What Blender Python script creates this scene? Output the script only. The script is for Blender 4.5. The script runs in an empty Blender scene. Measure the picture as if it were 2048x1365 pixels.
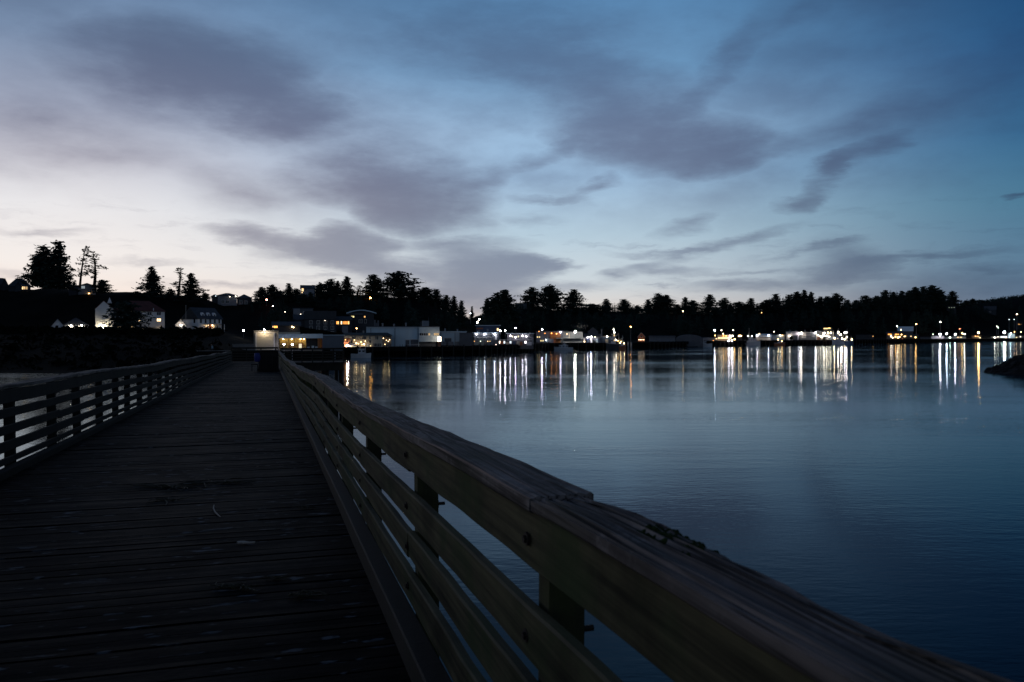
import bpy, math, random
from mathutils import Vector, Matrix, noise
R = math.radians
SC = bpy.context.scene
COL = SC.collection
rnd = random.Random(7)

# ------------------------------------------------------------------ camera
F_PX, CX, CY, HZ = 1600.0, 1024.0, 682.5, 667.0      # focal length and frame in photo pixels, horizon row
EYE = 6.0                                            # camera height above the water
PITCH = math.atan((CY - HZ) / F_PX)
cam = bpy.data.cameras.new("camera")
cam.sensor_width = 36.0
cam.lens = F_PX / 2048.0 * 36.0
cam.clip_start, cam.clip_end = 0.05, 20000.0
cam.dof.use_dof = True
cam.dof.focus_distance = 60.0
cam.dof.aperture_fstop = 6.3
camo = bpy.data.objects.new("camera", cam)
COL.objects.link(camo)
camo.location = (0, 0, EYE)
camo.rotation_euler = (R(90) - PITCH, 0, 0)
SC.camera = camo


def direction(px, py):
    cx, cy = (px - CX) / F_PX, (CY - py) / F_PX
    return Vector((cx, math.cos(PITCH) + cy * math.sin(PITCH), -math.sin(PITCH) + cy * math.cos(PITCH)))


def W(px, py, Y):
    d = direction(px, py)
    return Vector((d.x / d.y * Y, Y, EYE + d.z / d.y * Y))


def Z(py, Y):
    return W(CX, py, Y).z


# ------------------------------------------------------------------ render settings
SC.render.engine = 'CYCLES'
SC.view_settings.view_transform = 'Standard'
SC.view_settings.look = 'None'
SC.view_settings.exposure = 0.0
SC.view_settings.gamma = 1.0
SC.cycles.use_denoising = True
SC.cycles.use_adaptive_sampling = False
SC.cycles.max_bounces = 5
SC.cycles.glossy_bounces = 3
SC.cycles.diffuse_bounces = 2
SC.cycles.sample_clamp_indirect = 3.0
SC.cycles.caustics_reflective = False
SC.cycles.caustics_refractive = False
try:
    SC.cycles.use_light_tree = True
except Exception:
    pass


# ------------------------------------------------------------------ node helper
def lin(c):
    out = []
    for v in c[:3]:
        v = v / 255.0
        out.append(v / 12.92 if v <= 0.04045 else ((v + 0.055) / 1.055) ** 2.4)
    return (*out, 1.0)


class NT:
    def __init__(self, tree):
        self.t = tree
        tree.nodes.clear()

    def n(self, typ, **kw):
        nd = self.t.nodes.new(typ)
        for k, v in kw.items():
            setattr(nd, k, v)
        return nd

    def put(self, sock, val):
        if hasattr(val, 'links') or isinstance(val, bpy.types.NodeSocket):
            self.t.links.new(val, sock)
        else:
            sock.default_value = val

    def math(self, op, a, b=None, c=None, clamp=False):
        nd = self.n('ShaderNodeMath', operation=op, use_clamp=clamp)
        for i, v in enumerate((a, b, c)):
            if v is not None:
                self.put(nd.inputs[i], v)
        return nd.outputs[0]

    def vmath(self, op, a, b=None, scale=None):
        nd = self.n('ShaderNodeVectorMath', operation=op)
        self.put(nd.inputs[0], a)
        if b is not None:
            self.put(nd.inputs[1], b)
        if scale is not None:
            self.put(nd.inputs['Scale'], scale)
        return nd.outputs[0]

    def mixc(self, fac, a, b, blend='MIX'):
        nd = self.n('ShaderNodeMix', data_type='RGBA', blend_type=blend)
        self.put(nd.inputs[0], fac)
        self.put(nd.inputs[6], a)
        self.put(nd.inputs[7], b)
        return nd.outputs[2]

    def ramp(self, fac, stops, interp='LINEAR'):
        nd = self.n('ShaderNodeValToRGB')
        cr = nd.color_ramp
        cr.interpolation = interp
        while len(cr.elements) < len(stops):
            cr.elements.new(0.5)
        for e, (p, c) in zip(cr.elements, stops):
            e.position = p
            e.color = c if len(c) == 4 else (*c, 1)
        self.put(nd.inputs[0], fac)
        return nd.outputs[0]

    def step(self, v, a, b, lo=0.0, hi=1.0):
        nd = self.n('ShaderNodeMapRange', interpolation_type='SMOOTHSTEP')
        self.put(nd.inputs[0], v)
        for i, q in enumerate((a, b, lo, hi)):
            self.put(nd.inputs[i + 1], q)
        return nd.outputs[0]

    def noise(self, vec, scale, detail=4.0, rough=0.55, dim='3D', out=0):
        nd = self.n('ShaderNodeTexNoise', noise_dimensions=dim)
        self.put(nd.inputs['Vector'], vec)
        nd.inputs['Scale'].default_value = scale
        nd.inputs['Detail'].default_value = detail
        nd.inputs['Roughness'].default_value = rough
        return nd.outputs[out]

    def mapping(self, vec, loc=(0, 0, 0), rot=(0, 0, 0), scale=(1, 1, 1), typ='POINT'):
        nd = self.n('ShaderNodeMapping', vector_type=typ)
        self.put(nd.inputs[0], vec)
        nd.inputs[1].default_value = loc
        nd.inputs[2].default_value = rot
        nd.inputs[3].default_value = scale
        return nd.outputs[0]


# ------------------------------------------------------------------ dusk sky (world)
def azel(px, py):
    d = direction(px, py).normalized()
    return math.degrees(math.atan2(d.x, d.y)), math.degrees(math.asin(d.z))


def build_world():
    w = bpy.data.worlds.new("World")
    SC.world = w
    w.use_nodes = True
    T = NT(w.node_tree)
    geo = T.n('ShaderNodeTexCoord')
    dirv = geo.outputs['Generated']
    sep = T.n('ShaderNodeSeparateXYZ')
    T.put(sep.inputs[0], dirv)
    az = T.math('MULTIPLY', T.math('ARCTAN2', sep.outputs[0], sep.outputs[1]), 180 / math.pi)
    el = T.math('MULTIPLY', T.math('ARCSINE', sep.outputs[2]), 180 / math.pi)

    def p(e):
        return max(0.0, min(1.0, (e + 2) / 92.0))

    f = T.math('DIVIDE', T.math('ADD', el, 2.0), 92.0, clamp=True)
    L = lambda *c: lin(c)
    left = T.ramp(f, [(p(-2), L(226, 206, 196)), (p(1), L(251, 229, 214)), (p(4.5), L(246, 238, 233)), (p(8), L(234, 232, 234)),
                      (p(11), L(202, 202, 212)), (p(14), L(168, 176, 196)), (p(18), L(130, 152, 182)), (p(23), L(100, 130, 166)),
                      (p(32), L(66, 88, 128)), (p(55), L(34, 48, 78)), (p(90), L(26, 38, 64))])
    mid = T.ramp(f, [(p(-2), L(196, 192, 192)), (p(1.2), L(230, 217, 207)), (p(3.5), L(206, 214, 219)), (p(7), L(184, 207, 222)),
                     (p(11), L(158, 190, 220)), (p(14), L(158, 192, 224)), (p(18), L(118, 164, 204)), (p(23), L(94, 144, 190)),
                     (p(32), L(56, 84, 126)), (p(55), L(30, 44, 74)), (p(90), L(26, 38, 64))])
    right = T.ramp(f, [(p(-2), L(86, 100, 122)), (p(1.5), L(96, 114, 138)), (p(4), L(92, 124, 150)), (p(8), L(76, 122, 150)),
                       (p(12), L(54, 104, 144)), (p(17), L(40, 88, 134)), (p(23), L(22, 58, 100)),
                       (p(28), L(9, 26, 54)), (p(40), L(6, 16, 36)), (p(90), L(26, 38, 64))])
    back = T.ramp(f, [(p(-2), L(42, 52, 72)), (p(5), L(120, 136, 156)), (p(20), L(110, 128, 152)), (p(50), L(40, 56, 84)), (p(90), L(26, 38, 64))])
    wl = T.step(az, -30.0, 4.0)
    wr = T.step(az, 4.0, 35.0)
    base = T.mixc(wr, T.mixc(wl, left, mid), right)
    wb = T.math('MAXIMUM', T.step(az, 40.0, 85.0), T.step(az, -80.0, -140.0))
    base = T.mixc(wb, base, back)

    # warped cloud coordinates in degrees
    n1 = T.noise(T.mapping(dirv, scale=(1, 1, 2.6)), 5.5, 6.0, 0.58, out=1)
    warp = T.vmath('MULTIPLY', T.vmath('SUBTRACT', n1, (0.5, 0.5, 0.5)), (8.0, 3.4, 0.0))
    comb = T.n('ShaderNodeCombineXYZ')
    T.put(comb.inputs[0], az)
    T.put(comb.inputs[1], el)
    P = T.vmath('ADD', comb.outputs[0], warp)
    n3 = T.noise(T.mapping(dirv, scale=(1, 1, 4.0)), 16.0, 5.0, 0.6, out=1)
    P2 = T.vmath('ADD', T.vmath('ADD', comb.outputs[0], T.vmath('SCALE', warp, scale=0.3)), T.vmath('MULTIPLY', T.vmath('SUBTRACT', n3, (0.5, 0.5, 0.5)), (3.4, 1.5, 0.0)))
    # cloud banks of this evening: centre, half sizes (photo px turned into degrees), tilt, weight
    soft = [(415, 140, 330, 150, 4, 1.15), (330, 110, 190, 90, 0, .35), (520, 190, 190, 110, 10, .45), (80, 240, 420, 130, 0, .42), (60, 90, 200, 90, 0, .25),
            (1000, 60, 520, 160, 0, .62), (850, 70, 240, 120, 0, .22), (1130, 100, 260, 120, 0, .2),
            (1230, 215, 330, 140, 18, .85), (1330, 285, 300, 85, 0, .6), (1480, 310, 150, 50, -8, .55), (795, 375, 235, 95, 4, 1.1),
            (720, 265, 300, 90, 0, .42), (870, 440, 170, 60, 0, .55), (520, 395, 200, 80, 0, .42), (1440, 130, 170, 60, -48, .42), (1570, 45, 260, 70, -28, .45),
            (1850, 215, 330, 90, -12, .42), (1035, 330, 170, 34, -20, .5), (1900, 575, 380, 70, 0, .42), (1690, 240, 170, 45, -20, .3), (2000, 120, 200, 90, 0, .2),
            (640, 230, 130, 60, 0, .25), (300, 330, 300, 50, 0, .22)]
    fine = [(700, 487, 115, 62, 0, 1.1), (510, 470, 125, 30, 4, .75), (610, 500, 150, 42, 0, .6), (960, 535, 190, 44, 0, 1.15), (760, 540, 115, 46, 0, .7), (940, 590, 220, 60, 0, .95), (1045, 530, 90, 30, 8, .5),
            (900, 487, 210, 28, 0, .6), (1232, 550, 64, 18, 0, .6), (1110, 528, 70, 10, 0, .5), (1160, 575, 110, 15, 0, .4),
            (1370, 446, 110, 32, -14, .5), (1185, 372, 90, 24, -22, .5), (1090, 400, 150, 16, 4, .4), (1440, 490, 230, 18, -12, .55), (1330, 537, 130, 18, 4, .5), (1060, 440, 150, 22, 0, .3),
            (1450, 572, 130, 18, 0, .5), (1700, 520, 130, 54, 10, .6), (1640, 560, 180, 34, -6, .5), (1640, 375, 85, 44, -50, .5), (1590, 415, 75, 26, -10, .45), (1745, 290, 140, 46, -16, .62), (1660, 320, 80, 30, -20, .5),
            (1880, 510, 220, 14, -2, .55), (1980, 540, 160, 20, 0, .4), (1820, 560, 130, 16, 0, .35), (2032, 392, 60, 13, -4, .7), (450, 572, 240, 10, 0, .35), (80, 462, 160, 14, -2, .4), (300, 525, 170, 9, 0, .3), (60, 545, 150, 14, 0, .3), (1600, 500, 180, 9, -8, .4), (1300, 505, 160, 9, 0, .35), (1520, 540, 160, 9, -4, .35)]

    def blobs(lst, vec):
        tot = None
        for cx, cy, rx, ry, rot, s in lst:
            a, e = azel(cx, cy)
            a2, _ = azel(cx + rx * .5, cy)
            a1, _ = azel(cx - rx * .5, cy)
            _, e2 = azel(cx, cy - ry * .5)
            _, e1 = azel(cx, cy + ry * .5)
            m = T.mapping(vec, loc=(a, e, 0), rot=(0, 0, R(-rot)), scale=(a2 - a1, e2 - e1, 1), typ='TEXTURE')
            g = T.n('ShaderNodeTexGradient', gradient_type='SPHERICAL')
            T.put(g.inputs[0], m)
            v = T.math('MULTIPLY', g.outputs[1], s * 1.5)
            tot = v if tot is None else T.math('ADD', tot, v)
        return tot

    mod = T.noise(T.mapping(dirv, scale=(1, 1, 3.0)), 11.0, 5.0, 0.6)
    n4 = T.noise(T.mapping(dirv, scale=(1, 1, 3.2)), 26.0, 5.0, 0.62)
    dens = T.math('MULTIPLY', blobs(soft, P), T.math('MULTIPLY_ADD', n4, 0.7, T.math('MULTIPLY_ADD', mod, 1.2, 0.06)))
    a_soft = T.math('SUBTRACT', 1.0, T.math('EXPONENT', T.math('MULTIPLY', T.math('POWER', T.math('MULTIPLY', dens, 1.25), 1.55), -1.2)))
    densf = T.math('MULTIPLY', blobs(fine, P2), T.math('MULTIPLY_ADD', n4, 0.6, T.math('MULTIPLY_ADD', mod, 0.9, 0.22)))
    a_fine = T.math('SUBTRACT', 1.0, T.math('EXPONENT', T.math('MULTIPLY', T.math('POWER', T.math('MULTIPLY', densf, 1.4), 1.7), -1.4)))
    # thin streaks near the horizon and broken cover behind the viewer
    wn = T.noise(T.mapping(P2, scale=(0.12, 0.9, 1.0)), 1.0, 7.0, 0.65)
    low = T.math('MULTIPLY', T.step(wn, 0.5, 0.75), T.math('MULTIPLY', T.step(el, 12.0, 3.5), 0.5))
    bn = T.noise(dirv, 2.2, 6.0, 0.55)
    bcl = T.math('MULTIPLY', T.step(bn, 0.42, 0.65), T.math('MULTIPLY', T.math('MAXIMUM', wb, T.step(el, 24.0, 36.0)), 0.6))
    vn = T.noise(T.mapping(dirv, loc=(4, 1, 2), scale=(1, 1, 2.4)), 4.5, 7.0, 0.58)
    veil = T.math('MULTIPLY', T.step(vn, 0.36, 0.72), T.math('MULTIPLY', T.step(el, 5.0, 11.0), 0.5))
    low = T.math('MAXIMUM', low, veil)
    alpha = T.math('MAXIMUM', T.math('MAXIMUM', T.math('MULTIPLY', a_soft, 0.88), T.math('MULTIPLY', a_fine, 0.8)), T.math('MAXIMUM', low, bcl))
    cl_left = T.ramp(f, [(p(0), L(150, 140, 148)), (p(5), L(140, 138, 152)), (p(9), L(128, 121, 138)), (p(14), L(97, 101, 127)), (p(22), L(76, 98, 128)), (p(40), L(36, 46, 70))])
    cl_mid = T.ramp(f, [(p(0), L(120, 124, 142)), (p(5), L(112, 122, 146)), (p(9), L(101, 108, 133)), (p(14), L(93, 105, 135)), (p(22), L(74, 104, 140)), (p(40), L(32, 44, 70))])
    cl_right = T.ramp(f, [(p(0), L(62, 72, 92)), (p(5), L(62, 82, 108)), (p(10), L(48, 66, 98)), (p(16), L(42, 64, 102)), (p(22), L(26, 48, 84)), (p(40), L(18, 30, 52))])
    cloud = T.mixc(T.step(az, 6.0, 35.0), T.mixc(T.step(az, -28.0, 2.0), cl_left, cl_mid), cl_right)
    cloud = T.mixc(wb, cloud, lin((30, 36, 50)))
    sky = T.mixc(alpha, base, cloud)
    below = T.step(el, -0.6, -3.0)
    sky = T.mixc(below, sky, lin((8, 12, 18)))
    bg = T.n('ShaderNodeBackground')
    T.put(bg.inputs[0], sky)
    bg.inputs[1].default_value = 1.0
    out = T.n('ShaderNodeOutputWorld')
    T.put(out.inputs[0], bg.outputs[0])
    w.cycles.sampling_method = 'MANUAL'
    w.cycles.sample_map_resolution = 512


build_world()


# ------------------------------------------------------------------ materials
def new_mat(name):
    m = bpy.data.materials.new(name)
    m.use_nodes = True
    return m, NT(m.node_tree)


def finish(T, bsdf):
    out = T.n('ShaderNodeOutputMaterial')
    T.put(out.inputs[0], bsdf)


def pmat(name, col, rough=0.7, var=0.25, scale=1.5, metal=0.0, spec=0.3, stretch=(1, 1, 1), bump=0.0):
    m, T = new_mat(name)
    tc = T.n('ShaderNodeTexCoord')
    v = T.mapping(tc.outputs['Object'], scale=stretch)
    n = T.noise(v, scale, 5.0, 0.6)
    c1 = tuple(max(0, c * (1 - var)) for c in col[:3])
    c2 = tuple(min(1, c * (1 + var)) for c in col[:3])
    b = T.n('ShaderNodeBsdfPrincipled')
    T.put(b.inputs['Base Color'], T.ramp(n, [(0.3, c1), (0.7, c2)]))
    b.inputs['Roughness'].default_value = rough
    b.inputs['Metallic'].default_value = metal
    b.inputs['Specular IOR Level'].default_value = spec
    if bump:
        bp = T.n('ShaderNodeBump')
        bp.inputs['Strength'].default_value = bump
        bp.inputs['Distance'].default_value = 0.02
        T.put(bp.inputs['Height'], n)
        T.put(b.inputs['Normal'], bp.outputs[0])
    finish(T, b.outputs[0])
    return m


_em = {}


def emat(col, strength):
    key = (tuple(round(c, 3) for c in col), round(strength, 2))
    if key in _em:
        return _em[key]
    m, T = new_mat("glow")
    e = T.n('ShaderNodeEmission')
    e.inputs[0].default_value = (*col, 1)
    e.inputs[1].default_value = strength
    finish(T, e.outputs[0])
    _em[key] = m
    return m


def wood_mat(name, dark, light, algae=None, algae_amt=0.0, rough=0.75, axis='Y', spec=0.3, grey=None, checks=0.0):
    """weathered timber: grain along the board axis, stains, checks, algae in patches"""
    m, T = new_mat(name)
    tc = T.n('ShaderNodeTexCoord')
    st = {'Y': (26, 0.7, 26), 'X': (0.7, 26, 26), 'Z': (26, 26, 0.7)}[axis]
    g = T.noise(T.mapping(tc.outputs['Object'], scale=st), 1.0, 5.0, 0.65)
    st2 = {'Y': (60, 2.0, 60), 'X': (2.0, 60, 60), 'Z': (60, 60, 2.0)}[axis]
    g2 = T.noise(T.mapping(tc.outputs['Object'], scale=st2), 1.0, 3.0, 0.6)
    blotch = T.noise(tc.outputs['Object'], 2.3, 4.0, 0.6)
    col = T.ramp(g, [(0.3, dark), (0.7, light)])
    col = T.mixc(T.math('MULTIPLY', T.step(blotch, 0.45, 0.7), 0.55), col, tuple(c * 0.45 for c in dark[:3]) + (1,))
    if grey:
        col = T.mixc(T.math('MULTIPLY', T.step(T.noise(tc.outputs['Object'], 5.0, 6.0, 0.7), 0.5, 0.72), 0.7), col, (*grey, 1))
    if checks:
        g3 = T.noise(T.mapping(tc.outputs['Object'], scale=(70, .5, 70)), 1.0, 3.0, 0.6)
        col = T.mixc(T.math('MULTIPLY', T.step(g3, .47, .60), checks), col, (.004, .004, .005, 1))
    if algae:
        a = T.step(T.noise(T.mapping(tc.outputs['Object'], loc=(3, 5, 1)), 1.7, 5.0, 0.65), 0.44, 0.68)
        col = T.mixc(T.math('MULTIPLY', a, algae_amt), col, (*algae, 1))
    b = T.n('ShaderNodeBsdfPrincipled')
    T.put(b.inputs['Base Color'], col)
    T.put(b.inputs['Roughness'], T.math('MULTIPLY_ADD', g, 0.25, rough - 0.12))
    b.inputs['Specular IOR Level'].default_value = spec
    bp = T.n('ShaderNodeBump')
    bp.inputs['Strength'].default_value = 0.6
    bp.inputs['Distance'].default_value = 0.004
    T.put(bp.inputs['Height'], T.math('ADD', g, T.math('MULTIPLY', g2, 0.6)))
    T.put(b.inputs['Normal'], bp.outputs[0])
    finish(T, b.outputs[0])
    return m


M = {}
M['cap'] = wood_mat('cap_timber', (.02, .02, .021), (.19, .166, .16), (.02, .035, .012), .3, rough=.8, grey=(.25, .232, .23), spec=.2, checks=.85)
M['capfar'] = M['cap']
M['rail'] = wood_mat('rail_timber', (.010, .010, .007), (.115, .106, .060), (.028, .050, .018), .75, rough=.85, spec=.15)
M['worn'] = wood_mat('worn_edge', (.12, .08, .06), (.40, .27, .20), None, 0, rough=.8, spec=.15)
M['wornrail'] = wood_mat('worn_rail_edge', (.05, .048, .03), (.13, .12, .08), None, 0, rough=.8, spec=.15)
M['railshade'] = wood_mat('rail_timber_shaded', (.008, .009, .009), (.022, .023, .022), (.010, .016, .010), .4, rough=.85, spec=.12)  # darker copy of the rail timber, the backlit side's shade put into its colour
M['post'] = wood_mat('post_timber', (.020, .021, .012), (.05, .05, .022), (.07, .085, .02), .6, rough=.85, axis='Z')
M['iron'] = pmat('rusty_iron', (.018, .013, .011), .7, .4, 40)
M['pile'] = wood_mat('pile_timber', (.010, .009, .008), (.026, .023, .02), (.012, .018, .01), .4, axis='Z')


def deck_mat():
    m, T = new_mat('deck_timber')
    tc = T.n('ShaderNodeTexCoord')
    ob = tc.outputs['Object']
    g = T.noise(T.mapping(ob, scale=(1.1, 30, 30)), 1.0, 5.0, 0.65)
    sep = T.n('ShaderNodeSeparateXYZ')
    T.put(sep.inputs[0], ob)
    pl = T.n('ShaderNodeTexWhiteNoise', noise_dimensions='1D')
    T.put(pl.inputs['W'], T.math('FLOOR', T.math('DIVIDE', sep.outputs[1], 0.15)))
    blotch = T.noise(ob, 1.6, 5.0, 0.65)
    v = T.math('MULTIPLY', T.math('ADD', g, T.math('MULTIPLY', pl.outputs[0], 0.7)), 0.62)
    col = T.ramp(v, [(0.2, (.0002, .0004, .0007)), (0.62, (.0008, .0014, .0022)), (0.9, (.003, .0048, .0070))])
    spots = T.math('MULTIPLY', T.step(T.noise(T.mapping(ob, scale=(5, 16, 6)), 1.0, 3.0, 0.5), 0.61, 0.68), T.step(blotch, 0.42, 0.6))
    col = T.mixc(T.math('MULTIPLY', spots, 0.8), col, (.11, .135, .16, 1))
    b = T.n('ShaderNodeBsdfPrincipled')
    T.put(b.inputs['Base Color'], col)
    T.put(b.inputs['Roughness'], T.math('MULTIPLY_ADD', blotch, 0.35, 0.5))
    b.inputs['Specular IOR Level'].default_value = 0.03
    bp = T.n('ShaderNodeBump')
    bp.inputs['Strength'].default_value = 0.8
    bp.inputs['Distance'].default_value = 0.004
    T.put(bp.inputs['Height'], T.math('ADD', g, T.noise(ob, 14, 4, .6)))
    T.put(b.inputs['Normal'], bp.outputs[0])
    finish(T, b.outputs[0])
    return m


M['deck'] = deck_mat()


def water_mat():
    m, T = new_mat('water')
    tc = T.n('ShaderNodeTexCoord')
    ob = tc.outputs['Object']
    b = T.n('ShaderNodeBsdfDiffuse')
    b.inputs[0].default_value = (.002, .005, .009, 1)
    g = T.n('ShaderNodeBsdfGlossy')
    g.inputs['Color'].default_value = (.78, .91, 1, 1)
    fr = T.n('ShaderNodeFresnel')
    fr.inputs[0].default_value = 1.17
    # slick and ruffled patches, drawn out across the channel
    patch = T.noise(T.mapping(ob, rot=(0, 0, R(14)), scale=(.008, .035, 1)), 1.0, 6.0, 0.6)
    ruff = T.step(patch, 0.42, 0.66)
    T.put(g.inputs['Roughness'], T.math('MULTIPLY_ADD', ruff, 0.055, 0.048))
    h1 = T.noise(T.mapping(ob, rot=(0, 0, R(6)), scale=(.40, 1.3, 1)), 1.0, 3.0, 0.55)
    h2 = T.noise(T.mapping(ob, rot=(0, 0, R(-5)), scale=(1.8, 4.6, 1)), 1.0, 3.0, 0.55)
    h3 = T.noise(T.mapping(ob, scale=(.05, .22, 1)), 1.0, 2.0, 0.5)
    h = T.math('ADD', T.math('ADD', T.math('MULTIPLY', h1, T.math('MULTIPLY_ADD', ruff, 0.014, 0.0055)), T.math('MULTIPLY', h3, 0.016)), T.math('MULTIPLY', h2, T.math('MULTIPLY_ADD', ruff, 0.009, 0.0050)))
    bp = T.n('ShaderNodeBump')
    bp.inputs['Strength'].default_value = 1.0
    bp.inputs['Distance'].default_value = 1.0
    T.put(bp.inputs['Height'], h)
    T.put(g.inputs['Normal'], bp.outputs[0])
    T.put(fr.inputs['Normal'], bp.outputs[0])
    mx = T.n('ShaderNodeMixShader')
    T.put(mx.inputs[0], fr.outputs[0])
    T.put(mx.inputs[1], b.outputs[0])
    T.put(mx.inputs[2], g.outputs[0])
    finish(T, mx.outputs[0])
    return m


M['water'] = water_mat()
M['ground'] = pmat('ground', (.0045, .005, .004), .95, .5, .15, spec=.02)
M['rock'] = pmat('rock', (.012, .012, .012), .9, .5, .6, spec=.1)
M['trunk'] = pmat('bark', (.020, .015, .011), .9, .3, 3, spec=.1)
M['needles'] = pmat('needles', (.026, .048, .044), .9, .5, .5, spec=.05)  # bluish lift in both foliage colours stands in for faint distance haze
M['needles2'] = pmat('needles_pale', (.030, .052, .044), .9, .5, .5, spec=.05)
M['white'] = pmat('white_paint', (.78, .78, .80), .7, .08, .6)
M['cream'] = pmat('cream_paint', (.55, .50, .40), .7, .10, .6)
M['shadecream'] = pmat('shaded_cream_wall', (.27, .25, .22), .8, .12, .6)  # lamp falloff painted in: wall colour darker than the floodlit door
M['yellowwall'] = pmat('yellow_wall', (.62, .47, .22), .8, .12, 1.0)
M['bluegrey'] = pmat('blue_grey_panels', (.46, .59, .68), .7, .10, .5, stretch=(1, 1, .15))
M['bluegrey2'] = pmat('pale_blue_grey_panels', (.52, .63, .70), .7, .10, .5)
M['greydark'] = pmat('dark_grey_cladding', (.10, .11, .13), .8, .15, .8)
M['grey'] = pmat('grey_cladding', (.20, .22, .25), .8, .15, .8)
M['shed'] = pmat('shed_cladding', (.16, .18, .21), .8, .10, .8)
M['navy'] = pmat('navy_cladding', (.05, .08, .14), .8, .15, .8)
M['darkhouse'] = pmat('dark_house_wall', (.045, .05, .06), .85, .2, .8)
M['brick'] = pmat('rust_red_wall', (.32, .12, .06), .85, .2, 1.2)
M['orange'] = pmat('sodium_glow_wall', (.26, .12, .05), .85, .2, 1.2)  # sodium lamplight painted into the wall colour
M['redroof'] = pmat('red_roof', (.09, .034, .030), .85, .2, 1.0)
M['darkroof'] = pmat('dark_roof', (.045, .055, .07), .85, .2, 1.0)
M['greenroof'] = pmat('dark_green_roof', (.02, .035, .035), .8, .2, 1.0)
M['trim'] = pmat('pale_trim', (.5, .5, .5), .7, .08, 1)
M['glassdark'] = pmat('dark_glass', (.01, .012, .016), .15, .2, 1, spec=.5)
M['concrete'] = pmat('concrete', (.16, .16, .16), .9, .2, .8)
M['wharf'] = pmat('wharf_timber', (.008, .008, .008), .95, .4, .8, spec=.05)
M['black'] = pmat('black_paint', (.012, .012, .013), .7, .2, 1)
M['steel'] = pmat('galvanised_steel', (.25, .26, .27), .6, .15, 3, metal=.4)
M['hullwhite'] = pmat('hull_white', (.55, .57, .6), .5, .08, 1)
M['hullblue'] = pmat('hull_blue', (.04, .08, .16), .5, .1, 1)
M['hulldark'] = pmat('hull_dark', (.03, .04, .05), .5, .1, 1)
M['seaweed'] = pmat('seaweed', (.018, .017, .004), .6, .5, 20)
M['moss'] = pmat('moss', (.014, .026, .008), .95, .5, 30, spec=.05)
M['palewood'] = pmat('pale_wood', (.42, .38, .33), .8, .15, 20)
M['jacket'] = pmat('jacket', (.20, .32, .40), .8, .1, 8)
M['bluebag'] = pmat('blue_plastic', (.008, .02, .16), .5, .1, 4)
M['tarp'] = pmat('black_tarpaulin', (.006, .006, .007), .8, .3, 4)


# ------------------------------------------------------------------ object helpers
def tag(o, label=None, cat=None, group=None, kind=None):
    if label:
        o['label'] = label
    if cat:
        o['category'] = cat
    if group:
        o['group'] = group
    if kind:
        o['kind'] = kind
    return o


def empty(name, loc, rz=0.0, label=None, cat=None, group=None):
    o = bpy.data.objects.new(name, None)
    o.empty_display_size = 0.2
    COL.objects.link(o)
    o.location = loc
    o.rotation_euler = (0, 0, rz)
    return tag(o, label, cat, group)


class MB:
    def __init__(self):
        self.v, self.f = [], []

    def poly(self, pts, faces):
        k = len(self.v)
        self.v += [tuple(p) for p in pts]
        self.f += [tuple(i + k for i in f) for f in faces]
        return self

    def box(self, x0, x1, y0, y1, z0, z1):
        p = [(x0, y0, z0), (x1, y0, z0), (x1, y1, z0), (x0, y1, z0), (x0, y0, z1), (x1, y0, z1), (x1, y1, z1), (x0, y1, z1)]
        return self.poly(p, [(3, 2, 1, 0), (4, 5, 6, 7), (0, 1, 5, 4), (1, 2, 6, 5), (2, 3, 7, 6), (3, 0, 4, 7)])

    def tube(self, pts, radii, n=8, caps=True):
        pts = [Vector(p) for p in pts]
        k = len(self.v)
        for i, p in enumerate(pts):
            t = (pts[min(i + 1, len(pts) - 1)] - pts[max(i - 1, 0)]).normalized()
            a = t.orthogonal().normalized() if abs(t.z) < .95 else Vector((1, 0, 0))
            a = (a - t * a.dot(t)).normalized()
            b = t.cross(a)
            r = radii[i] if isinstance(radii, (list, tuple)) else radii
            for j in range(n):
                q = 2 * math.pi * j / n
                self.v.append(tuple(p + a * (math.cos(q) * r) + b * (math.sin(q) * r)))
        for i in range(len(pts) - 1):
            for j in range(n):
                j2 = (j + 1) % n
                self.f.append((k + i * n + j, k + i * n + j2, k + (i + 1) * n + j2, k + (i + 1) * n + j))
        if caps:
            self.f.append(tuple(k + j for j in reversed(range(n))))
            self.f.append(tuple(k + (len(pts) - 1) * n + j for j in range(n)))
        return self

    def ball(self, c, r, n=8, m=6, sz=1.0):
        k = len(self.v)
        c = Vector(c)
        self.v.append((c.x, c.y, c.z + r * sz))
        for i in range(1, m):
            t = math.pi * i / m
            for j in range(n):
                q = 2 * math.pi * j / n
                self.v.append((c.x + r * math.sin(t) * math.cos(q), c.y + r * math.sin(t) * math.sin(q), c.z + r * sz * math.cos(t)))
        self.v.append((c.x, c.y, c.z - r * sz))
        for j in range(n):
            self.f.append((k, k + 1 + j, k + 1 + (j + 1) % n))
        for i in range(m - 2):
            for j in range(n):
                a, b = k + 1 + i * n + j, k + 1 + i * n + (j + 1) % n
                self.f.append((a, a + n, b + n, b))
        e = k + 1 + (m - 1) * n
        for j in range(n):
            self.f.append((e, e - n + (j + 1) % n, e - n + j))
        return self

    def mesh(self, name):
        me = bpy.data.meshes.new(name)
        me.from_pydata(self.v, [], self.f)
        me.update()
        return me

    def build(self, name, mat, parent=None, smooth=False, loc=None):
        me = self.mesh(name)
        me.materials.append(mat)
        if smooth:
            for p in me.polygons:
                p.use_smooth = True
        o = bpy.data.objects.new(name, me)
        COL.objects.link(o)
        if parent is not None:
            o.parent = parent
        if loc is not None:
            o.location = loc
        return o


def copy_tree(o, parent=None):
    c = o.copy()
    COL.objects.link(c)
    c.parent = parent
    for ch in list(o.children):
        copy_tree(ch, c)
    return c


def interp(x, tab):
    if x <= tab[0][0]:
        return tab[0][1]
    for (a, va), (b, vb) in zip(tab, tab[1:]):
        if x <= b:
            return va + (vb - va) * (x - a) / (b - a)
    return tab[-1][1]


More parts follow.
